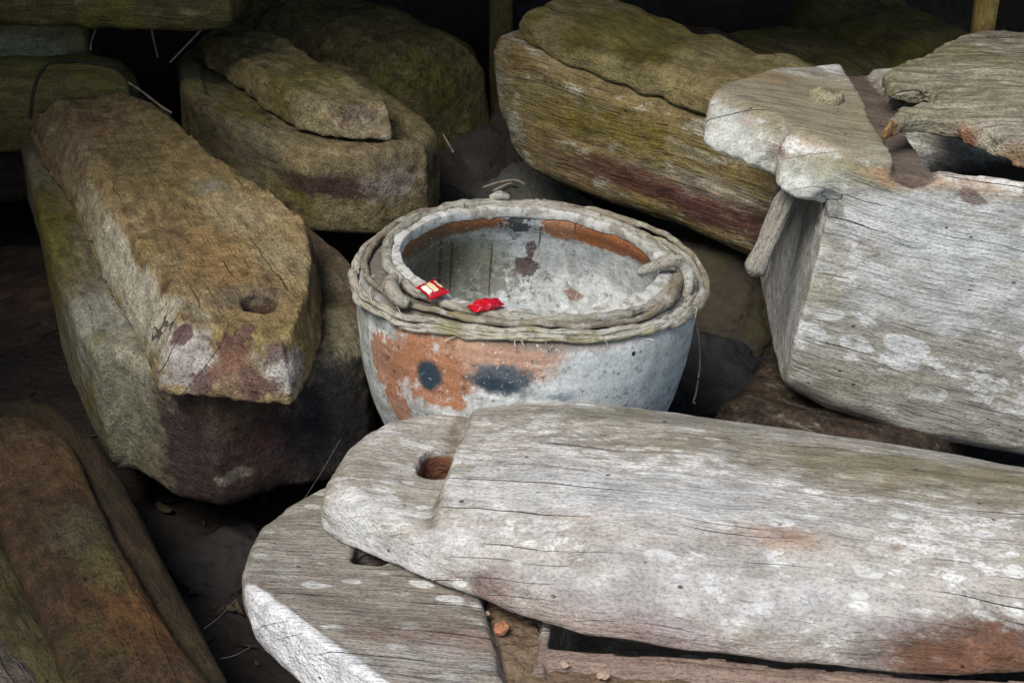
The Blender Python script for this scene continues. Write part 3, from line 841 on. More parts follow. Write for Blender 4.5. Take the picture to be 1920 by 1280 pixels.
def build_vines():
    T = thing('vine_binding', JM, 'coils of pale dried vine bound round the neck of the jar', 'vine binding')
    def vmat(name, c1, c2, mossy=.2, seed=0):
        B = NB(name); co = B.off(B.co, (seed, seed * .7, seed * 1.3))
        ang = B.t.nodes.new('ShaderNodeTexGradient'); ang.gradient_type = 'RADIAL'; B.set(ang.inputs[0], B.co)
        big = B.noise(co, 22, 4, .6); z = B.t.nodes.new('ShaderNodeSeparateXYZ'); B.set(z.inputs[0], B.co)
        rr = B.vm('LENGTH', B.vm('MULTIPLY', B.co, (1, 1, 0)))
        cmb = B.t.nodes.new('ShaderNodeCombineXYZ')
        B.set(cmb.inputs[0], B.math('MULTIPLY', ang.outputs['Fac'], 40.0)); B.set(cmb.inputs[1], B.math('MULTIPLY', z.outputs[2], 420.0)); B.set(cmb.inputs[2], B.math('MULTIPLY', rr, 420.0))
        fib = B.noise(cmb.outputs[0], 1, 4, .65)
        med = B.noise(co, 90, 4, .7)
        col = B.mix(B.ramp(big, .35, .65), c1, c2)
        col = B.mix(B.math('MULTIPLY', B.ramp(B.noise(B.off(co, (4, 4, 4)), 14, 3), .66 - mossy * .4, .76 - mossy * .3), .8), col, (.26, .23, .10))
        col = B.mix(B.ramp(fib, .36, .52, .8, 0), col, (.13, .105, .075))
        col = B.mix(B.ramp(med, .56, .66, 0, .75), col, (.09, .075, .055))
        col = B.mix(B.ramp(B.noise(B.off(co, (6, 2, 6)), 45, 4, .7), .54, .64, 0, .6), col, (.50, .49, .45))
        h = B.math('ADD', fib, B.math('MULTIPLY', med, .6))
        return B.done(col, B.bump(h, .0025, .9), .85)
    M1 = vmat('vine_grey', (.42, .40, .335), (.31, .285, .225), .12, 1)
    M2 = vmat('vine_pale', (.52, .49, .41), (.40, .375, .29), .18, 2)
    M3 = vmat('vine_olive', (.36, .31, .17), (.44, .40, .27), .45, 3)
    M4 = vmat('vine_brown', (.30, .255, .185), (.24, .20, .15), .2, 4)
    def ring(keys, rad, mat, a0=0, a1=360, closed=True, flat=1.0, lump=.17, seed=0, n=320, jit=.0024):
        """keys: (angle, radius, z[, tube radius])"""
        ks = sorted(keys); A = np.array([k[0] for k in ks], float)
        rv = np.array([k[1] for k in ks]); zv = np.array([k[2] for k in ks])
        th = np.linspace(a0, a1, n, endpoint=not closed)
        tt = th % 360 if closed else th
        def ip(v):
            if closed:
                AA = np.concatenate([A - 360, A, A + 360]); VV = np.concatenate([v, v, v])
            else: AA, VV = A, v
            # smooth interpolation
            i = np.clip(np.searchsorted(AA, tt) - 1, 0, len(AA) - 2); f = np.clip((tt - AA[i]) / (AA[i + 1] - AA[i] + 1e-9), 0, 1); f = f * f * (3 - 2 * f)
            return VV[i] * (1 - f) + VV[i + 1] * f
        r = ip(rv) + jit * n1(th * .09, seed + 1) + jit * n1(th * .25, seed + 2); z = ip(zv) + jit * n1(th * .08, seed + 5) + jit * .8 * n1(th * .22, seed + 7)
        t = np.radians(th)
        P = np.stack([r * np.cos(t), r * np.sin(t), z], 1)
        ra = rad * .90 * (1 + .28 * n1(th * .06, seed + 3) + .14 * n1(th * .3, seed + 4))
        v, F = tube(P, ra, 12, closed, flat, lump, seed)
        put('vine', mesh_np('vine', v, F), mat, T)
    # thick root lying against the lip
    ring([(0, 0.1950, 0.4080), (60, 0.1942, 0.4150), (120, 0.1930, 0.4170), (170, 0.1930, 0.4160), (200, 0.1950, 0.4140), (235, 0.1960, 0.4137), (270, 0.1953, 0.4156), (310, 0.1975, 0.4111)], .0078, M1, seed=1, lump=.2)
    ring([(0, 0.2060, 0.4020), (60, 0.2012, 0.4130), (110, 0.2015, 0.4160), (140, 0.2060, 0.4130), (165, 0.2140, 0.4060), (190, 0.2210, 0.4000), (215, 0.2170, 0.4020), (245, 0.2095, 0.4105), (270, 0.2057, 0.4131), (320, 0.2068, 0.4073)], .0052, M4, seed=2)
    ring([(0, 0.2250, 0.3920), (50, 0.2147, 0.4050), (90, 0.2085, 0.4115), (140, 0.2190, 0.4050), (170, 0.2290, 0.3940), (195, 0.2345, 0.3850), (220, 0.2293, 0.3914), (245, 0.2210, 0.4030), (270, 0.2162, 0.4081), (300, 0.2185, 0.4039), (330, 0.2206, 0.3964)], .0044, M2, seed=4, flat=1.35)
    ring([(172, 0.2345, 0.3860), (200, 0.2375, 0.3770), (222, 0.2332, 0.3846), (245, 0.2240, 0.3990), (270, 0.2198, 0.4046), (300, 0.2204, 0.3999), (325, 0.2241, 0.3918), (350, 0.2286, 0.3900), (375, 0.2324, 0.3960)], .0042, M2, 172, 375, False, seed=6, n=160, flat=1.3)
    ring([(255, 0.2210, 0.4033), (280, 0.2218, 0.4011), (300, 0.2234, 0.3969), (320, 0.2247, 0.3922), (340, 0.2282, 0.3880), (360, 0.2310, 0.3890), (380, 0.2322, 0.3990), (400, 0.2174, 0.4060)], .0046, M3, 255, 400, False, seed=8, n=140, flat=.9)
    ring([(225, 0.2340, 0.3798), (248, 0.2258, 0.3952), (275, 0.2205, 0.4025), (300, 0.2234, 0.3984), (330, 0.2266, 0.3924)], .0038, M2, 225, 330, False, seed=10, n=120, flat=1.2)
    # wide loose loop on the right
    ring([(-45, 0.2227, 0.3957), (-25, 0.2330, 0.3890), (-8, 0.2398, 0.3920), (6, 0.2410, 0.3990), (20, 0.2382, 0.4070), (40, 0.2254, 0.4120), (62, 0.2143, 0.4130), (85, 0.2080, 0.4160)], .0056, M4, -45, 85, False, seed=12, n=120)
    ring([(-30, 0.2266, 0.3924), (-12, 0.2329, 0.3940), (4, 0.2316, 0.4000), (16, 0.2286, 0.4020), (30, 0.2188, 0.4060)], .0050, M1, -30, 30, False, seed=13, n=60)
    # knot: bent branch stub with a hollow below it
    def kp(px, py, z): q = FJ.at(px, py, z=z); return (q.x, q.y, q.z)
    P = spline([kp(1196, 512, .424), kp(1225, 500, .430), kp(1250, 490, .436), kp(1272, 489, .436), kp(1288, 506, .424), kp(1291, 535, .408), kp(1284, 560, .395)], 50)
    ra = np.interp(np.linspace(0, 1, 50), [0, .15, .4, .6, .8, 1], [.005, .008, .0085, .0085, .007, .005])
    v, F = tube(P, ra, 14, False, 1.0, .18, 21)
    put('knot', mesh_np('knot', v, F), M1, T)
    P = spline([kp(1216, 588, .402), kp(1245, 566, .408), kp(1264, 540, .412), kp(1272, 520, .414)], 30)
    v, F = tube(P, np.interp(np.linspace(0, 1, 30), [0, .5, 1], [.006, .0105, .008]), 14, False, 1.0, .2, 25)
    put('knot', mesh_np('knot', v, F), M4, T)
    P = spline([kp(738, 520, .425), kp(731, 535, .423), kp(742, 556, .416), kp(768, 570, .410)], 30)
    v, F = tube(P, np.interp(np.linspace(0, 1, 30), [0, .4, 1], [.007, .0115, .007]), 14, False, 1.0, .15, 27)
    put('knot', mesh_np('knot', v, F), M1, T)
    P = spline([kp(918, 372, .424), kp(936, 366, .428), kp(955, 371, .424)], 16)
    v, F = tube(P, np.interp(np.linspace(0, 1, 16), [0, .5, 1], [.004, .007, .004]), 12, False, 1.0, .2, 29)
    put('knot', mesh_np('knot', v, F), M1, T)
    # loose ends
    rr = random.Random(5)
    MF = plain('fibre_mat', (.48, .44, .35), .85, .3, 60, .001)
    for i in range(16):
        t = math.radians(rr.uniform(190, 350)); r0 = .222 + rr.uniform(0, .008); z0 = .400 + rr.uniform(-.012, .008)
        t2 = t + rr.uniform(-.10, .10); 
        P = [(r0 * math.cos(t), r0 * math.sin(t), z0), ((r0 + .007) * math.cos((t + t2) / 2), (r0 + .007) * math.sin((t + t2) / 2), z0 + rr.uniform(-.004, .006)), ((r0 + .008) * math.cos(t2), (r0 + .008) * math.sin(t2), z0 - rr.uniform(.002, .014))]
        v, F = tube(spline(P, 14), .0007, 5, False, 1, .1, i)
        put('tendril', mesh_np('tendril', v, F), MF, T)
    MT = plain('tendril_mat', (.34, .27, .2), .8, .3, 60, .001)
    for pts, r in [([(1294, 570, .38), (1308, 620, .34), (1312, 680, .28), (1305, 735, .22), (1300, 752, .20), (1304, 756, .2)], .0013),
                   ([(1288, 640, .36), (1272, 672, .33), (1258, 698, .30)], .0015),
                   ([(975, 632, .366), (981, 648, .352), (984, 660, .342)], .001), ([(975, 632, .366), (985, 652, .35), (988, 662, .341)], .0008),
                   ([(1022, 636, .364), (1027, 657, .346)], .0010)]:
        PP = []
        for px, py, z in pts:
            y = RIMC.y + (.02 if px > 1200 else -.226)
            q = JM.inverted() @ wpt(px, py, y=y); PP.append(tuple(q))
        v, F = tube(spline(PP, 40), r, 6, False, 1, .05, 3)
        put('tendril', mesh_np('tendril', v, F), MT, T)

def build_candies():
    red = NB('wrapper_red'); n = red.noise(red.co, 300, 2)
    red.b.inputs['Specular IOR Level'].default_value = .6
    red.done(red.mix(n, (.50, .012, .02), (.38, .008, .02)), red.bump(n, .0008, .5), .28)
    cream = NB('wrapper_cream'); n = cream.noise(cream.co, 260, 2)
    cream.done(cream.mix(n, (.72, .60, .30), (.78, .70, .48)), cream.bump(n, .0006, .5), .3)
    white = plain('wrapper_white', (.82, .79, .66), .35, .05)
    dark = plain('wrapper_print', (.12, .03, .03), .4, .1)
    def pillow(L, W, H, ends, nx=40, ny=18, seed=0):
        u = np.linspace(-1, 1, nx); V = []
        for s in (1, -1):
            for i in u:
                for j in np.linspace(-1, 1, ny):
                    c = 1 - ends
                    b = math.sqrt(max(0, 1 - min(abs(i) / c, 1) ** 4)) if abs(i) < c else 0
                    w = W * (1 + (.10 * (abs(i) - c) / ends if abs(i) > c else -.06 * b))
                    cr = .0009 * math.sin(j * 26) if abs(i) > c - .05 else .0005 * math.sin(j * 7 + i * 9)
                    zig = .0008 * (1 if int((j + 1) * 9) % 2 else -1) if abs(i) == 1 else 0
                    V.append((i * L + math.copysign(zig, i), j * w, s * (H * b * math.sqrt(max(0, 1 - j ** 4)) + .0003) + cr))
        F = []
        for s in (0, 1):
            o = s * nx * ny
            for a in range(nx - 1):
                for b in range(ny - 1):
                    q = (o + a * ny + b, o + (a + 1) * ny + b, o + (a + 1) * ny + b + 1, o + a * ny + b + 1)
                    F.append(q if s == 0 else q[::-1])
        return np.array(V), np.array(F)
    def patch(L0, L1, W0, W1, L, W, H, ends):
        V = []; F = []; nx, ny = 10, 12
        for i in np.linspace(L0, L1, nx):
            for j in np.linspace(W0, W1, ny):
                c = 1 - ends; b = math.sqrt(max(0, 1 - min(abs(i) / c, 1) ** 4))
                w = W * (1 - .06 * b)
                V.append((i * L, j * w, H * b * math.sqrt(max(0, 1 - j ** 4)) + .0007 + .0005 * math.sin(j * 7 + i * 9)))
        for a in range(nx - 1):
            for b in range(ny - 1): F.append((a * ny + b, (a + 1) * ny + b, (a + 1) * ny + b + 1, a * ny + b + 1))
        return np.array(V), np.array(F)
    # first sweet: red crimped wrapper with cream panels
    p = FJ.at(811, 543, z=.428); a = FJ.at(795, 533, z=.428); b = FJ.at(827, 553, z=.428)
    x = (b - a).normalized(); ang = math.atan2(x.y, x.x)
    M = JM @ Matrix.Translation(p) @ Matrix.Rotation(ang, 4, 'Z') @ Matrix.Rotation(R(6), 4, 'Y') @ Matrix.Rotation(R(10), 4, 'X')
    T = thing('sweet', M, 'wrapped sweet in red and cream crimped foil on the left of the jar rim', 'sweet')
    L, W, H, e = .0165, .0135, .005, .26
    v, F = pillow(L, W, H, e)
    put('wrapper', mesh_np('wrapper', v, F), red.m, T)
    for l0, l1, w0, w1, mm, nm in [(-.62, .62, -.35, .22, cream.m, 'panel'), (-.50, .55, -.93, -.45, white, 'panel'), (-.55, .50, .55, .92, cream.m, 'panel')]:
        v, F = patch(l0, l1, w0, w1, L, W, H, e); put(nm, mesh_np(nm, v, F), mm, T)
    # second sweet: plain red twist
    p = FJ.at(911, 572, z=.425); a = FJ.at(884, 577, z=.425); b = FJ.at(940, 566, z=.425)
    x = (b - a).normalized(); ang = math.atan2(x.y, x.x)
    M = JM @ Matrix.Translation(p) @ Matrix.Rotation(ang, 4, 'Z') @ Matrix.Rotation(R(10), 4, 'X')
    v, F = pillow(.0215, .0105, .0055, .28, seed=3)
    v[:, 1] *= 1 - .35 * (np.abs(v[:, 0]) / .0215) ** 2
    v[:, 2] += .0010 * np.abs(v[:, 1] / .0105) * np.sin(v[:, 0] * 420) + .0014 * vnoise(v[:, 0] * 130, v[:, 1] * 130, v[:, 0] * 0)
    r2 = NB('wrapper_bright'); n = r2.noise(r2.co, 160, 3)
    r2.b.inputs['Specular IOR Level'].default_value = .7
    r2.done(r2.mix(r2.ramp(n, .4, .6), (.75, .012, .012), (.42, .01, .04)), r2.bump(n, .003, .8), .2)
    o = put('sweet', mesh_np('sweet', v, F), r2.m, None, M)
    tag(o, 'shiny bright red foil sweet lying on the front of the jar rim', 'sweet')

# ================================================================== COFFINS BEHIND
def build_left_coffin():
    """long coffin at the left, its blunt nose pointing at the jar"""
    O = wpt(430, 650, z=.066); B0 = wpt(170, 185, z=.36)
    d = B0 - wpt(430, 650, z=.36)
    F = Fr(O, yaw=math.degrees(math.atan2(d.y, d.x)))
    T = thing('log_coffin', F.M, 'long earth-crusted brown coffin left of the jar, a round hole near its nose', 'coffin')
    body = [(245, 868, .03), (200, 790, .10), (150, 660, .15), (110, 560, .16), (75, 440, .17), (45, 300, .18), (38, 250, .19), (62, 210, .2), (260, 170, .20), (310, 200, .2), (400, 270, .2), (520, 370, .2), (610, 440, .2), (668, 496, .2), (680, 560, .2), (690, 640, .19), (700, 700, .15), (690, 780, .10), (640, 850, .06), (560, 905, .02), (500, 945, .0), (420, 972, .0), (330, 950, .0)]
    fb = F.xy(body, .2)
    xf = F.at(275, 720, z=.2).x
    def zt(X, Y, s): return .203 + .008 * n1(X * 8, 2) + 0 * Y
    def zb(X, Y, s): return (.02 + .065 * sstep(.06, .3, X)) * (1 - dome(s, .09))
    bm_ = solid('body', fb, zt, zb, h=.0055, k=.02, noise=wn(1.0), seed=12)
    hit = caster(bm_, F.M)
    st = [ST(hit, 190, 600, (.10, .05, .10), (.42, .405, .33), .5, .7, .85), ST(hit, 230, 700, (.08, .06, .10), (.36, .34, .25), .5, .7, .8),
          ST(hit, 250, 800, (.05, .06, .08), (.26, .25, .15), .5, .7, .8),
          ST(hit, 80, 420, (.25, .05, .15), (.17, .145, .025), .5, .6, .85),
          ST(hit, 420, 860, (.09, .17, .14), (.058, .036, .033), .3, .5, .95), ST(hit, 530, 800, (.05, .04, .05), (.11, .04, .036), .5, .9, .6),
          ST(hit, 600, 450, (.14, .06, .08), (.10, .07, .04), .4, .4, .85), ST(hit, 450, 310, (.2, .05, .08), (.10, .07, .04), .4, .4, .85), ST(hit, 650, 560, (.06, .06, .10), (.12, .085, .05), .4, .5, .8),
          ST(hit, 640, 800, (.08, .08, .12), (.042, .037, .037), .4, .5, .92), ST(hit, 440, 890, (.01, .02, .01), (.3, .26, .2), .4, 1, .7)]
    m = wood('left_body_wood', (.22, .185, .12), (.27, .235, .15), algae=(.18, .165, .03), aamt=.3, dirt=(.10, .07, .05), damt=.3, crack=.6, fibre=.3, seed=12, stains=st, crust=.5)
    put('body', bm_, m, T)
    lid = [(300, 738, .205), (268, 632, .215), (200, 530, .215), (150, 420, .22), (62, 252, .22), (64, 215, .24), (90, 190, .28), (200, 172, .285), (262, 178, .285), (304, 226, .25), (408, 326, .245), (538, 416, .245), (594, 468, .245), (606, 540, .24), (600, 612, .23), (578, 702, .22), (562, 745, .205), (545, 768, .20), (440, 757, .20)]
    fl = F.xy(lid, .22)
    hole = F.at(487, 572, z=.285)
    ym = sum(p[1] for p in fl) / len(fl)
    e0 = F.at(318, 640, z=.285); e1 = F.at(575, 694, z=.275)
    def zt2(X, Y, s): 
        yc = (Y - ym) ; rr_ = .016 + .030 * sstep(-.02, .05, yc)
        z = .222 + .072 * (.75 * np.clip(s / rr_, 0, 1) + .25 * dome(s, rr_)) + .005 * n1(X * 8, 4) + .007 * n1(X * 5, 9) * n1(Y * 9, 3)
        fx = e0.x + (e1.x - e0.x) * (Y - e0.y) / (e1.y - e0.y)
        return np.minimum(z, .290 - (fx - X) * 2.4 * (X < fx))
    def zb2(X, Y, s): return .207 + 0 * X + .004 * n1(X * 9, 3)
    def ex(X, Y, Z, D):
        rr = np.sqrt(((X - hole.x) / 1.5) ** 2 + (Y - hole.y) ** 2) - .024
        D = smax(D, -np.broadcast_to(rr, D.shape), .008)
        # a long flake split off along the left shoulder
        return D
    lm = solid('lid', fl, zt2, zb2, h=.0042, k=.007, noise=wn(.8, [(.0026, 40, 40, 40), (.0018, 110, 110, 110)]), seed=14, extra=ex)
    hit = caster(lm, F.M)
    LT = (.60, .55, .42)
    st = [ST(hit, 215, 480, (.13, .022, .06), LT, .2, .25, .95), ST(hit, 262, 565, (.08, .028, .06), LT, .2, .25, .95), ST(hit, 300, 610, (.05, .04, .05), LT, .25, .3, .9),
          ST(hit, 170, 390, (.13, .02, .05), (.42, .37, .24), .3, .35, .85), ST(hit, 375, 590, (.05, .012, .03), (.42, .37, .25), .4, .6, .7),
          ST(hit, 130, 280, (.15, .05, .05), (.30, .24, .15), .5, .7, .6),
          ST(hit, 330, 650, (.03, .05, .03), (.56, .51, .45), .3, .6, .85), ST(hit, 545, 690, (.03, .05, .03), (.60, .57, .52), .3, .8, .85),
          ST(hit, 360, 690, (.03, .045, .03), (.50, .46, .44), .4, .9, .8), ST(hit, 450, 700, (.03, .05, .03), (.25, .16, .12), .4, .9, .75),
          ST(hit, 340, 625, (.012, .018, .02), (.15, .085, .08), .12, .5, .95), ST(hit, 435, 645, (.016, .03, .02), (.16, .085, .07), .15, .9, .9),
          ST(hit, 380, 715, (.014, .02, .02), (.16, .09, .08), .2, .9, .85), ST(hit, 480, 725, (.02, .05, .02), (.18, .095, .075), .3, 1.1, .85),
          ST(hit, 520, 665, (.01, .05, .02), (.17, .10, .08), .3, 1.1, .8), ST(hit, 430, 680, (.008, .05, .02), (.26, .13, .08), .3, .9, .7),
          dict(p=(hole.x, hole.y, .245), r=(.06, .05, .030), c=(.14, .06, .045), e=.1, n=.03, a=.9),
          ST(hit, 450, 400, (.09, .05, .03), (.46, .37, .22), .5, .7, .7), ST(hit, 250, 300, (.10, .05, .03), (.16, .115, .06), .5, .8, .75), ST(hit, 390, 350, (.04, .03, .03), (.40, .38, .32), .5, .9, .6), ST(hit, 330, 420, (.08, .03, .03), (.22, .14, .07), .5, .9, .7), ST(hit, 520, 470, (.07, .04, .03), (.40, .33, .19), .5, .8, .7), ST(hit, 170, 230, (.06, .06, .03), (.26, .15, .08), .5, .8, .7),
          ST(hit, 400, 480, (.10, .05, .03), (.36, .22, .09), .5, .9, .7), ST(hit, 300, 330, (.15, .06, .03), (.24, .19, .075), .5, .9, .7),
          ST(hit, 450, 560, (.03, .05, .03), (.17, .14, .10), .5, .9, .7), ST(hit, 560, 500, (.05, .03, .03), (.31, .26, .14), .5, .9, .6)]
    m = wood('left_lid_wood', (.33, .23, .105), (.40, .30, .15), algae=(.24, .20, .06), aamt=.25, dirt=(.17, .105, .05), damt=.4, crack=.8, fibre=.3, seed=14, stains=st, bump=1.3, speck=.45, crust=.45)
    put('lid', lm, m, T)

def build_middle_coffin():
    """squat coffin behind the jar on the left"""
    A = wpt(700, 180, z=.44); Bk = wpt(400, 50, z=.44); d = Bk - A
    F = Fr(Vector((A.x, A.y, .185)), yaw=math.degrees(math.atan2(d.y, d.x)))
    T = thing('log_coffin', F.M, 'squat olive coffin with a rough crusted lid, behind the earth-crusted brown coffin', 'coffin')
    body = [(345, 190), (335, 160), (333, 112), (420, 40), (640, 110), (745, 190), (805, 228), (824, 250), (800, 282), (700, 296), (570, 290), (450, 250)]
    bm_ = solid('body', F.xy(body, .16), lambda X, Y, s: .15 + .02 * dome(s, .02) - .012 * (s > .045), lambda X, Y, s: .0 + .035 * (1 - dome(s, .06)), h=.0055, k=.010, noise=wn(1.0), seed=20)
    hit = caster(bm_, F.M)
    st = [ST(hit, 360, 150, (.15, .05, .1), (.27, .24, .10), .5, .6, .8), ST(hit, 600, 310, (.06, .1, .05), (.33, .25, .13), .5, .8, .7), ST(hit, 620, 350, (.10, .2, .022), (.075, .042, .038), .3, .5, .9), ST(hit, 400, 260, (.2, .04, .05), (.10, .08, .04), .5, .5, .8),
          ST(hit, 740, 340, (.05, .05, .03), (.38, .33, .27), .4, 1.2, .7), ST(hit, 700, 300, (.06, .08, .03), (.22, .17, .10), .5, .8, .7), ST(hit, 470, 280, (.1, .03, .04), (.22, .20, .12), .5, .8, .6)]
    put('body', bm_, wood('middle_body_wood', (.25, .20, .10), (.30, .24, .13), algae=(.20, .17, .04), aamt=.35, dirt=(.09, .055, .04), damt=.35, crack=.3, fibre=.25, seed=20, stains=st, crust=.5), T)
    lid = [(735, 268, .165), (737, 225, .2), (730, 180, .22), (640, 128, .23), (555, 68, .23), (450, 38, .23), (392, 58, .22), (374, 85, .19), (385, 125, .17), (440, 165, .165), (500, 212, .165), (560, 252, .165), (650, 267, .165)]
    lm = solid('lid', F.xy(lid, .18), lambda X, Y, s: .178 + .052 * dome(s, .022) + .009 * n1(X * 9, 4), lambda X, Y, s: .166 + 0 * X, h=.005, k=.012, noise=wn(1.1, [(.003, 40, 40, 40), (.002, 90, 90, 90)]), seed=22)
    hit = caster(lm, F.M)
    st = [ST(hit, 640, 180, (.10, .08, .04), (.36, .30, .15), .5, .9, .7), ST(hit, 680, 245, (.06, .07, .04), (.48, .38, .25), .4, 1.0, .8), ST(hit, 590, 230, (.08, .03, .04), (.40, .33, .19), .5, 1.0, .7),
          ST(hit, 660, 200, (.03, .03, .03), (.16, .11, .08), .4, 1.2, .8), ST(hit, 430, 75, (.1, .06, .04), (.15, .12, .04), .5, .7, .8)]
    put('lid', lm, wood('middle_lid_wood', (.36, .28, .13), (.29, .225, .09), algae=(.22, .185, .05), aamt=.4, dirt=(.17, .12, .06), damt=.4, crack=.3, fibre=.12, seed=22, stains=st, bump=1.3, speck=.45, crust=.55), T)

def build_back_block():
    m = wood('back_block_wood', (.17, .14, .055), (.125, .10, .04), algae=(.15, .135, .03), aamt=.45, dirt=(.27, .23, .14), damt=.3, crack=.3, fibre=.15, seed=24, bump=1.5, crust=.8)
    A = wpt(835, 140, z=.36); Bk = wpt(590, -20, z=.44); d = Bk - A
    F = Fr(Vector((A.x, A.y, .15)), yaw=math.degrees(math.atan2(d.y, d.x)))
    T = thing('log_coffin', F.M, 'dark mossy coffin with a blunt end, behind the squat olive coffin', 'coffin')
    L = d.length
    foot = [(-.01, -.10), (.0, .06), (.06, .13), (L + .2, .15), (L + .2, -.17), (.08, -.16)]
    me = solid('body', foot, lambda X, Y, s: .13 + .14 * dome(s, .12) + .012 * n1(X * 7, 4), lambda X, Y, s: .06 * (1 - dome(s, .08)), h=.006, k=.03, noise=wn(1.4, [(.004, 30, 30, 30)]), seed=24)
    put('body', me, m, T)

def build_brown_coffin():
    """coffin running behind the jar towards the right"""
    A = wpt(980, 345, z=.226); Bk = wpt(1400, 490, z=.226); d = Bk - A
    F = Fr(A, yaw=math.degrees(math.atan2(d.y, d.x)))
    T = thing('log_coffin', F.M, 'streaked olive and red-brown coffin running behind the jar and the pegged lug', 'coffin')
    n = lambda px, py: F.at(px, py, y=0)
    xs = n(980, 250).x
    # near side on plane y=0, far side .26 behind
    tz = [n(930, 95), n(1030, 118), n(1150, 178), n(1320, 232), n(1480, 290)]
    bz = [n(930, 260), n(945, 310), n(985, 345), n(1100, 395), n(1250, 445), n(1420, 520)]
    xe = n(1480, 400).x - .02
    foot = [(n(893, 230).x, .05), (n(885, 200).x, .12), (n(890, 180).x, .25), (xe, .25), (xe, 0), (n(975, 300).x, 0), (n(920, 290).x, .015)]
    def zt(X, Y, s): return np.interp(X, [p.x for p in tz], [p.z for p in tz]) + .012 * dome(s, .03) - .03 * (s > .06)
    def zb(X, Y, s): return np.interp(X, [p.x for p in bz], [p.z for p in bz]) + .07 * (1 - dome(s, .09))
    me = solid('body', foot, zt, zb, h=.005, k=.025, noise=wn(1.0), seed=30)
    hit = caster(me, F.M)
    st = [ST(hit, 1200, 340, (.16, .05, .028), (.15, .06, .045), .4, .5, .9), ST(hit, 1350, 400, (.12, .05, .035), (.13, .055, .045), .4, .8, .9), ST(hit, 1050, 300, (.08, .05, .02), (.19, .12, .07), .4, .9, .7),
          ST(hit, 1150, 395, (.14, .05, .02), (.38, .34, .31), .5, 1.1, .75), ST(hit, 1330, 350, (.12, .05, .02), (.36, .32, .26), .5, 1.1, .6), ST(hit, 1010, 330, (.05, .05, .03), (.36, .33, .24), .5, .9, .7),
          ST(hit, 945, 200, (.03, .06, .10), (.34, .32, .20), .5, .7, .7), ST(hit, 1150, 240, (.2, .06, .035), (.24, .185, .035), .5, .7, .8), ST(hit, 960, 110, (.06, .05, .02), (.25, .16, .06), .5, .7, .7)]
    put('body', me, wood('brown_body_wood', (.33, .26, .13), (.28, .205, .085), lichen=(.56, .51, .38), lamt=.42, algae=(.25, .20, .045), aamt=.2, dirt=(.15, .085, .05), damt=.3, crack=.5, fibre=.7, seed=30, stains=st, lsc=.7), T)
    zl = n(1100, 150).z + .0
    def zz(px, py): return F.at(px, py, y=.0).z
    lid = [(945, 72), (975, 90), (1032, 113), (1092, 138), (1150, 167), (1322, 222), (1480, 285)]
    lo = [F.at(a, b, y=.0) for a, b in lid]
    zr = lambda X: np.interp(X, [p.x for p in lo], [p.z for p in lo])
    fx = [(lo[0].x - .01, .12), (lo[0].x, .03), (lo[2].x, 0), (xe, 0), (xe, .25), (lo[0].x, .25)]
    ml = solid('lid', fx, lambda X, Y, s: zr(X) + .012 + .05 * dome(s, .05) + .008 * n1(X * 14, 2), lambda X, Y, s: zr(X) + .002, h=.005, k=.012, noise=wn(1.3, [(.005, 25, 50, 50)]), seed=33)
    hit = caster(ml, F.M)
    st = [ST(hit, 1090, 85, (.04, .03, .03), (.12, .09, .02), .4, .7, .8), ST(hit, 1200, 110, (.05, .03, .03), (.11, .085, .02), .4, .8, .8), ST(hit, 1150, 140, (.15, .02, .03), (.32, .27, .12), .5, .9, .7)]
    put('lid', ml, wood('brown_lid_wood', (.24, .19, .08), (.31, .25, .125), algae=(.17, .14, .035), aamt=.4, dirt=(.14, .09, .03), damt=.3, crack=.4, fibre=.25, seed=33, stains=st, bump=1.2, crust=.35), T)

def log_between(name, a, za, b, zb_, w, hgt, mat, label, cat='log', k=.03, dm=.05, ns=1.2, seed=0, taper=1.0, h=.007, group=None, blunt=.7):
    A = wpt(*a, z=za); Bq = wpt(*b, z=zb_); d = Bq - A; L = d.length
    yaw = math.degrees(math.atan2(d.y, d.x)); dr = -math.degrees(math.asin(d.z / L))
    F = Fr(A, yaw, dr)
    c = w * .5
    foot = [(-.02, -c * blunt), (.06 * w / .2, -c), (L, -c * taper), (L + .03, -c * taper * .6), (L + .03, c * taper * .6), (L, c * taper), (.06 * w / .2, c), (-.02, c * blunt)]
    me = solid(name, foot, lambda X, Y, s: -min(dm, hgt * .6) + min(dm, hgt * .6) * dome(s, min(c, dm * 1.4)) + .008 * n1(X * 9, seed), lambda X, Y, s: -hgt + hgt * .35 * (1 - dome(s, c * .7)), h=h, k=k, noise=wn(ns, [(.004, 30, 40, 40)]), seed=seed)
    o = put(name, me, mat, None, F.M)
    tag(o, label, cat, group)
    return o, F

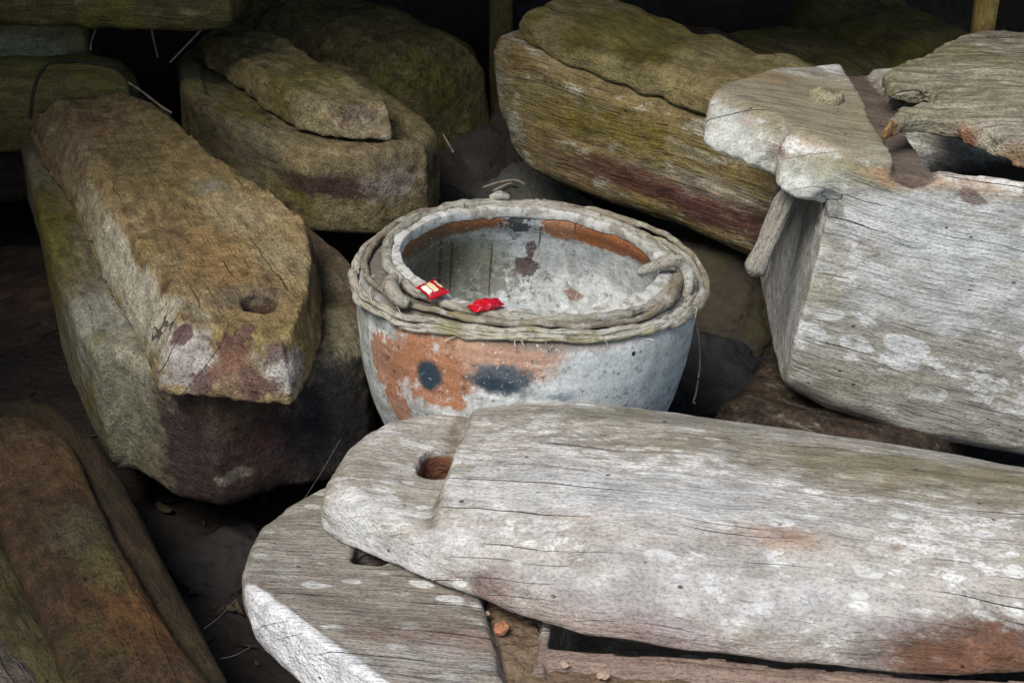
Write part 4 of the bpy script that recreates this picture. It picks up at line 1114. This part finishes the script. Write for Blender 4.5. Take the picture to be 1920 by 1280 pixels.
def build_rest():
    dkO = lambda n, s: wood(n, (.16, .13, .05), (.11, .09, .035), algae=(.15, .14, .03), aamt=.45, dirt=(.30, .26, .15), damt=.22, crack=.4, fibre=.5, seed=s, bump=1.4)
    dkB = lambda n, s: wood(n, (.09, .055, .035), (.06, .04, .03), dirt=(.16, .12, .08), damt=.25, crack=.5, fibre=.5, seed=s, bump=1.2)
    # bottom left: brown coffin
    A = wpt(40, 765, z=.2); Bq = wpt(300, 1330, z=.2); d = Bq - A
    F = Fr(Vector((A.x, A.y, 0)), yaw=math.degrees(math.atan2(d.y, d.x)))
    T = thing('log_coffin', F.M, 'dark rusty brown coffin in the bottom left corner, beside an olive timber', 'coffin')
    body = [(-60, 800), (-20, 752), (60, 742), (115, 760), (185, 815), (235, 890), (280, 970), (330, 1070), (400, 1190), (450, 1290), (520, 1420), (200, 1420), (0, 1000)]
    bm_ = solid('body', F.xy(body, .165), lambda X, Y, s: .15 + .02 * dome(s, .03), lambda X, Y, s: .07 * (1 - dome(s, .08)), h=.006, k=.025, noise=wn(1.), seed=40)
    put('body', bm_, wood('rust_body_wood', (.055, .036, .02), (.04, .03, .016), algae=(.055, .05, .014), aamt=.3, crack=.3, fibre=.4, seed=40), T)
    lid = [(-60, 830), (-20, 785), (40, 778), (95, 788), (135, 818), (165, 865), (200, 940), (250, 1040), (320, 1150), (385, 1250), (470, 1400), (150, 1400), (60, 1150), (-10, 1000)]
    lm = solid('lid', F.xy(lid, .19), lambda X, Y, s: .172 + .035 * dome(s, .05) + .006 * n1(X * 9, 1), lambda X, Y, s: X * 0 + .17, h=.005, k=.014, noise=wn(1.1), seed=42)
    hit = caster(lm, F.M)
    st = [ST(hit, 150, 880, (.08, .03, .04), (.20, .11, .035), .5, .6, .75), ST(hit, 60, 850, (.1, .08, .05), (.14, .085, .04), .5, .5, .7), ST(hit, 160, 1000, (.06, .04, .05), (.10, .10, .055), .6, .9, .7),
          ST(hit, 250, 1120, (.12, .05, .05), (.15, .07, .025), .5, .9, .7), ST(hit, 200, 1060, (.05, .03, .05), (.10, .10, .035), .5, .9, .6)]
    put('lid', lm, wood('rust_lid_wood', (.085, .05, .026), (.066, .038, .02), algae=(.062, .055, .018), aamt=.3, dirt=(.09, .055, .03), damt=.35, crack=.3, fibre=.2, seed=42, stains=st, crust=.6), T)
    log_between('timber', (-40, 1030), .17, (150, 1330), .17, .085, .07, wood('corner_log_olive', (.085, .07, .03), (.06, .05, .022), algae=(.08, .072, .018), aamt=.4, crack=.4, fibre=.5, seed=44), 'dark olive timber lying along the rusty brown corner coffin', 'timber', seed=44, dm=.03, k=.015)
    log_between('timber', (-60, 1180), .17, (60, 1380), .17, .11, .07, wood('corner_log_grey', (.16, .13, .10), (.11, .09, .07), lichen=(.3, .28, .24), lamt=.3, crack=.6, fibre=.8, seed=46), 'grizzled grey-brown timber in the extreme bottom left corner', 'timber', seed=46, dm=.03, k=.015)
    # top left
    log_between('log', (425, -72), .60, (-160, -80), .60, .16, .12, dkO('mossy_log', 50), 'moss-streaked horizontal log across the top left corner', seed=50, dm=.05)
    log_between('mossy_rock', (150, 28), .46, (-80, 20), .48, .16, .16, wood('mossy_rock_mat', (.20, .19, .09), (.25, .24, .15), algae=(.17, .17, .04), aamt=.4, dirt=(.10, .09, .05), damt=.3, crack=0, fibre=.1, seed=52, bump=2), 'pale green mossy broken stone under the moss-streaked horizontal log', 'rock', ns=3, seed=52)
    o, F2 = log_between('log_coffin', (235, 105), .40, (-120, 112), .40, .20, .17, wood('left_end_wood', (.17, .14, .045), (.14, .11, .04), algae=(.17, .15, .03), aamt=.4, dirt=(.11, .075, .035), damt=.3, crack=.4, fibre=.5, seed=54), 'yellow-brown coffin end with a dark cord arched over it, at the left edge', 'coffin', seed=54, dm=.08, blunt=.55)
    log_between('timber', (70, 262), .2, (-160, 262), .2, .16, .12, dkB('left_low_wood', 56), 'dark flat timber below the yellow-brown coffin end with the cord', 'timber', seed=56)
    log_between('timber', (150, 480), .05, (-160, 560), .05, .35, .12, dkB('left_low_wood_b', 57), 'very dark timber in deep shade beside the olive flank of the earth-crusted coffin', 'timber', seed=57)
    # top right
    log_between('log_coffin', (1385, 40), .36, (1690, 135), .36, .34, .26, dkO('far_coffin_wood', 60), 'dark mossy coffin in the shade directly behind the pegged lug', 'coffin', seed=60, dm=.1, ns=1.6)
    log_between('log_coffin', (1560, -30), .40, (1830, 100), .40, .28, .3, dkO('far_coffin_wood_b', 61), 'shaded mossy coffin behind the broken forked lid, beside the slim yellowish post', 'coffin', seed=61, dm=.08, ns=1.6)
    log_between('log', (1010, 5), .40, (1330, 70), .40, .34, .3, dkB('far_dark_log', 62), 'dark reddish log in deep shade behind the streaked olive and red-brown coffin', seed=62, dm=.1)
    # posts
    def post(px, pyb, y, w, mat, label):
        b = wpt(px, pyb, y=y); M = Matrix.Translation(b)
        me = solid('post', [(-w, -w), (w, -w), (w, w), (-w, w)], lambda X, Y, s: X * 0 + .9, lambda X, Y, s: X * 0 - .5, h=.008, k=.012, noise=[(.004, 12, 12, 5), (.002, 50, 50, 12)], seed=int(px))
        tag(put('post', me, mat, None, M), label, 'post')
    post(940, 90, 3.12, .023, wood('post_olive', (.09, .07, .025), (.065, .052, .018), algae=(.08, .07, .018), aamt=.4, fibre=.4, crack=.3, seed=64, skew=90), 'thick olive upright post behind the left end of the streaked coffin')
    post(1840, 70, 2.62, .017, wood('post_yellow', (.26, .20, .05), (.22, .14, .045), algae=(.17, .15, .03), aamt=.3, fibre=.4, crack=.3, seed=65, skew=90), 'slim yellowish upright post standing behind the broken forked lid')
    # under and between
    log_between('log', (1395, 700), .17, (1750, 800), .16, .30, .13, wood('under_log_wood', (.11, .08, .05), (.075, .05, .036), lichen=(.22, .19, .14), lamt=.4, dirt=(.05, .03, .024), damt=.5, crack=.5, fibre=.2, seed=70, bump=1.6, crust=.9), 'brown crusted log end under the big pale coffin with the pegged lug', seed=70, ns=1.8)
    log_between('log', (1480, 850), .12, (2050, 960), .12, .22, .11, wood('under_dark_wood', (.085, .05, .035), (.06, .035, .03), crack=.5, fibre=.6, seed=71), 'dark red-brown log in the gap between the two big pale coffins', seed=71)
    def rock(px, py, z, r, sc, label, c1, c2, seed, moss=None):
        bm = bmesh.new(); bmesh.ops.create_icosphere(bm, subdivisions=5, radius=1)
        V = np.array([v.co[:] for v in bm.verts])
        k = 1 + .22 * vnoise(V[:, 0] * 1.6 + seed, V[:, 1] * 1.6, V[:, 2] * 1.6) + .10 * vnoise(V[:, 0] * 4 + seed, V[:, 1] * 4, V[:, 2] * 4) + .05 * vnoise(V[:, 0] * 11, V[:, 1] * 11 + seed, V[:, 2] * 11)
        for v, q in zip(bm.verts, k): v.co = Vector((v.co.x * sc[0], v.co.y * sc[1], v.co.z * sc[2])) * q * r
        for f in bm.faces: f.smooth = True
        me = bpy.data.meshes.new('rock'); bm.to_mesh(me); bm.free()
        p = wpt(px, py, z=z)
        tag(put('rock', me, earth('rock_mat', c1, c2, 1.0, 1.0, moss), None, Matrix.Translation(p) @ Matrix.Rotation(seed, 4, 'Z')), label, 'rock', 'rocks under and between the coffins')
    G1 = (.075, .062, .052); G2 = (.045, .038, .033)
    rock(885, 310, .14, .17, (1.2, 1, .7), 'dark grey rock between the squat olive coffin and the streaked red-brown coffin', G1, G2, 1)
    rock(960, 372, .12, .12, (1.4, 1, .5), 'grey-green rock just behind the jar rim, with twigs on it', (.12, .12, .10), (.07, .07, .06), 2)
    rock(680, 440, .06, .18, (1.3, 1, .6), 'dark rock behind the left shoulder of the jar, under the squat coffin', G2, (.05, .042, .04), 3)
    rock(1370, 590, .06, .16, (1.1, 1, .8), 'dark greenish rock between the jar and the right coffin', (.075, .06, .04), (.045, .04, .034), 4, (.065, .06, .025))
    rock(640, 770, .05, .10, (1, 1, 1), 'blackish rock between the earth-crusted coffin nose and the jar, under the dead leaf', (.03, .026, .025), (.02, .017, .017), 5)
    rock(290, 190, .14, .14, (1, 1, .9), 'dark purple-brown rock under the fine roots, between earth-crusted and squat coffins', (.05, .03, .028), (.03, .022, .02), 6)
    rock(1310, 720, .03, .12, (1, 1, .7), 'shadowed bluish rock at the right foot of the jar, behind the hanging tendril', (.04, .04, .043), (.025, .025, .028), 7)
    rock(1000, 160, .10, .2, (1, 1, 1.1), 'reddish dark stone standing in the gap behind the splinter', (.045, .026, .024), (.03, .022, .02), 8)
    rock(420, 1060, -.03, .08, (1, 1, .5), 'small dark rock in the hollow left of the front trough', G2, (.02, .02, .02), 9)
    # thin things
    eh = caster(o.data, F2.M)
    def on(px, py):
        p = F2.M @ eh(px, py); return p + (CAM - p).normalized() * .004
    tw = plain('twig_mat', (.30, .25, .19), .8, .3, 60, .001); dk = plain('cord_mat', (.035, .028, .02), .8, .3, 60, .001)
    def strip(name, pts, r, mat, label, cat, group=None):
        P = [tuple(wpt(a, b, y=3.02) if name == 'root' else (on(a, b) if name == 'cord' else wpt(a, b, z=z))) for a, b, z in pts]
        v, f = tube(spline(P, 40), r, 7, False, 1, .15, 5)
        o = put(name, mesh_np(name, v, f), mat); tag(o, label, cat, group)
    strip('stick', [(218, 142, .36), (258, 166, .35), (300, 198, .345), (322, 212, .34)], .0022, tw, 'thin pale stick lying over the far end of the earth-crusted coffin', 'stick')
    strip('cord', [(56, 225, .21), (62, 175, .27), (76, 138, .30), (100, 118, .31), (150, 116, .30), (200, 124, .295), (232, 138, .29)], .0032, dk, 'dark cord arched over the yellow-brown coffin end', 'cord')
    strip('stick', [(831, 252, .26), (840, 268, .255), (850, 286, .25)], .0022, tw, 'short pale splinter on the dark grey rock behind the jar', 'stick')
    strip('root', [(180, 55, .42), (172, 75, .40), (170, 95, .38)], .0016, tw, 'fine root hanging under the mossy log, leftmost of three', 'root', 'fine roots under the top left log')
    strip('root', [(282, 45, .42), (288, 75, .40), (296, 108, .36)], .0016, tw, 'fine straight root hanging under the mossy log, middle of three', 'root', 'fine roots under the top left log')
    strip('root', [(378, 55, .42), (345, 90, .38), (318, 118, .35)], .0018, tw, 'slanting root reaching down from the end of the mossy log', 'root', 'fine roots under the top left log')
    for i, pts in enumerate([[(905, 352, .24), (935, 342, .25), (965, 338, .25), (985, 346, .24)], [(935, 362, .24), (955, 350, .25), (972, 352, .245)], [(925, 358, .245), (950, 346, .25), (960, 344, .25)]]):
        strip('twig', pts, .0022, [tw, dk, tw][i], ['curved grey twig behind the jar rim, longest of three', 'short black twig behind the jar rim', 'thin pale twig behind the jar rim'][i], 'twig', 'twigs behind the jar rim')
    # a fallen leaf
    p = wpt(640, 716, z=.19)
    V = []; Fc = []
    for i, t in enumerate(np.linspace(0, 1, 12)):
        w = .006 * math.sin(math.pi * min(1, t * .96 + .02)) ** .8
        for j in (-1, 0, 1): V.append((t * .034 - .017, j * w, .003 * math.sin(t * 5) + .002 * abs(j)))
    V = np.array(V); n = len(V)
    V2 = np.concatenate([V, V - np.array([0, 0, .0006])])
    for i in range(11):
        for j in range(2):
            q = (i * 3 + j, (i + 1) * 3 + j, (i + 1) * 3 + j + 1, i * 3 + j + 1); Fc.append(q); Fc.append(tuple(n + x for x in q[::-1]))
    o = put('dead_leaf', mesh_np('dead_leaf', V2, np.array(Fc)), plain('leaf_mat', (.42, .33, .15), .7, .3, 90, .001), None, Matrix.Translation(p) @ Matrix.Rotation(R(-50), 4, 'Z') @ Matrix.Rotation(R(25), 4, 'X'))
    tag(o, 'small curled yellowish dead leaf between a coffin nose and the jar', 'leaf')
    # cobweb threads
    wm = plain('cobweb_mat', (.3, .3, .3), .6, .05)
    for i, (a, b) in enumerate([(((640, 820, .2), (560, 950, .14))), (((445, 1120, .2), (380, 1180, .14))), (((470, 1212, .15), (410, 1235, .13)))]):
        P = [tuple(wpt(*a[:2], z=a[2])), tuple((wpt(*a[:2], z=a[2]) + wpt(*b[:2], z=b[2])) / 2 + Vector((0, 0, -.003))), tuple(wpt(*b[:2], z=b[2]))]
        v, f = tube(spline(P, 12), .00014, 5, False, 1, 0, 0)
        tag(put('cobweb_thread', mesh_np('cobweb_thread', v, f), wm), ['fine cobweb thread from the holed lid towards the earth-crusted coffin', 'fine cobweb thread from the top of the whitened trough end', 'lowest short cobweb thread on the whitened trough end'][i], 'cobweb', 'cobweb threads beside the front trough')

# ================================================================== SETTING AND LIGHT
def slab(name, foot, zt, zb, mat, h=.06, ns=()):
    me = solid(name, foot, zt, zb, h=h, k=.1, noise=ns, seed=3)
    o = put(name, me, mat); o['kind'] = 'structure'; return o

def build_setting():
    em = earth('ground_mat', (.045, .036, .03), (.026, .021, .018), .8, 1.6)
    n = 160; xs = np.linspace(-5, 5, n); ys = np.linspace(-3, 6, n)
    X, Y = np.meshgrid(xs, ys, indexing='ij')
    Z = -.02 + .03 * vnoise(X * 2, Y * 2, X * 0) + .02 * vnoise(X * 7, Y * 7, X * 0 + 2)
    V = np.stack([X, Y, Z], -1).reshape(-1, 3)
    F = np.array([(i * n + j, (i + 1) * n + j, (i + 1) * n + j + 1, i * n + j + 1) for i in range(n - 1) for j in range(n - 1)])
    g = put('ground', mesh_np('ground', V, F), em); g['kind'] = 'structure'
    # dead leaves, bark chips and bits lying in the hollows
    rs = np.random.RandomState(4); V = []; F = []
    for i in range(900):
        px, py = rs.uniform(0, 1500), rs.uniform(250, 1280)
        p = wpt(px, py, z=.012)
        if p.y > 3.3: continue
        gz = -.02 + .03 * float(vnoise(np.array(p.x * 2), np.array(p.y * 2), np.array(0.0))) + .02 * float(vnoise(np.array(p.x * 7), np.array(p.y * 7), np.array(2.0)))
        L = .004 + .018 * rs.uniform() ** 2.2; w = L * rs.uniform(.08, .45); a = rs.uniform(0, 6.28); t = rs.uniform(-.5, .5); b0 = len(V)
        for u in (-1, -.33, .33, 1):
            for q in (-1, 1):
                x = u * L; y = q * w * (1 - .6 * u * u); z = .006 + L * .35 * u * u * rs.uniform(.2, 1) + t * y
                V.append((p.x + x * math.cos(a) - y * math.sin(a), p.y + x * math.sin(a) + y * math.cos(a), gz + z))
        for k in range(3): F.append((b0 + 2 * k, b0 + 2 * k + 1, b0 + 2 * k + 3, b0 + 2 * k + 2))
    lit = put('leaf_litter', mesh_np('leaf_litter', np.array(V), np.array(F)), plain('litter_mat', (.065, .046, .03), .9, .7, 14, .001))
    lit['kind'] = 'stuff'; lit['label'] = 'dead leaves and bark chips on the dark ground between the coffins'; lit['category'] = 'leaf litter'
    rk = earth('cave_rock_mat', (.045, .038, .028), (.03, .026, .02), .6, 3.0, (.035, .033, .014))
    nz = [(.12, 1.1, 1.1, 1.1), (.06, 3, 3, 3), (.03, 8, 8, 8)]
    slab('cave_wall', [(-5, 3.9), (5, 3.7), (5, 4.8), (-5, 4.8)], lambda X, Y, s: X * 0 + 2.6, lambda X, Y, s: X * 0 - .3, rk, .06, nz)
    slab('unseen_cave_roof', [(-5, ROOF_Y + .25), (-1.5, ROOF_Y + .05), (1.0, ROOF_Y), (5, ROOF_Y + .1), (5, 4.8), (-5, 4.8)], lambda X, Y, s: X * 0 + ROOF_Z + .8, lambda X, Y, s: ROOF_Z + .0 * X, rk, .06, nz)  # unseen overhang, its front edge set to shade the back
    slab('added_shade_rock', [(-4.5, -.3), (-1.35, .2), (-1.25, 1.2), (-1.35, 2.4), (-2.0, 4.2), (-4.5, 4.2)], lambda X, Y, s: X * 0 + 1.9, lambda X, Y, s: X * 0 - .3, rk, .06, nz)  # unseen rock mass added to block light on the left

ROOF_Y, ROOF_Z = 1.68, 1.8
SUN_AZ, SUN_EL = -28, 52        # degrees: azimuth measured from behind the camera, negative = from the left
def build_light():
    w = bpy.data.worlds.new('World'); SC.world = w; w.use_nodes = True
    nt = w.node_tree; bg = nt.nodes['Background']
    sk = nt.nodes.new('ShaderNodeTexSky'); sk.sky_type = 'NISHITA'; sk.sun_disc = False
    el, az = R(SUN_EL), R(SUN_AZ)
    d = Vector((math.sin(az) * math.cos(el), -math.cos(az) * math.cos(el), math.sin(el)))     # towards the sun
    sk.sun_elevation = el; sk.sun_rotation = math.atan2(d.x, d.y)
    nt.links.new(sk.outputs[0], bg.inputs[0]); bg.inputs[1].default_value = .075
    l = bpy.data.lights.new('sun', 'SUN'); l.energy = 1.5; l.angle = R(26); l.color = (1, .95, .87)
    o = bpy.data.objects.new('sun', l); COL.objects.link(o)
    o.rotation_euler = d.to_track_quat('Z', 'Y').to_euler()
    v = SC.view_settings; v.view_transform = 'Standard'; v.look = 'None'; v.exposure = 1.18; v.gamma = 1; v.use_curve_mapping = False
    SC.cycles.use_denoising = True; SC.cycles.max_bounces = 6; SC.cycles.diffuse_bounces = 4

import time as _t
_t0 = _t.time()
for f in (build_front_lid, build_front_trough, build_right_coffin, build_stake, build_jar, build_vines, build_candies,
          build_left_coffin, build_middle_coffin, build_back_block, build_brown_coffin, build_rest, build_setting, build_light):
    f(); print(f.__name__, round(_t.time() - _t0, 1))
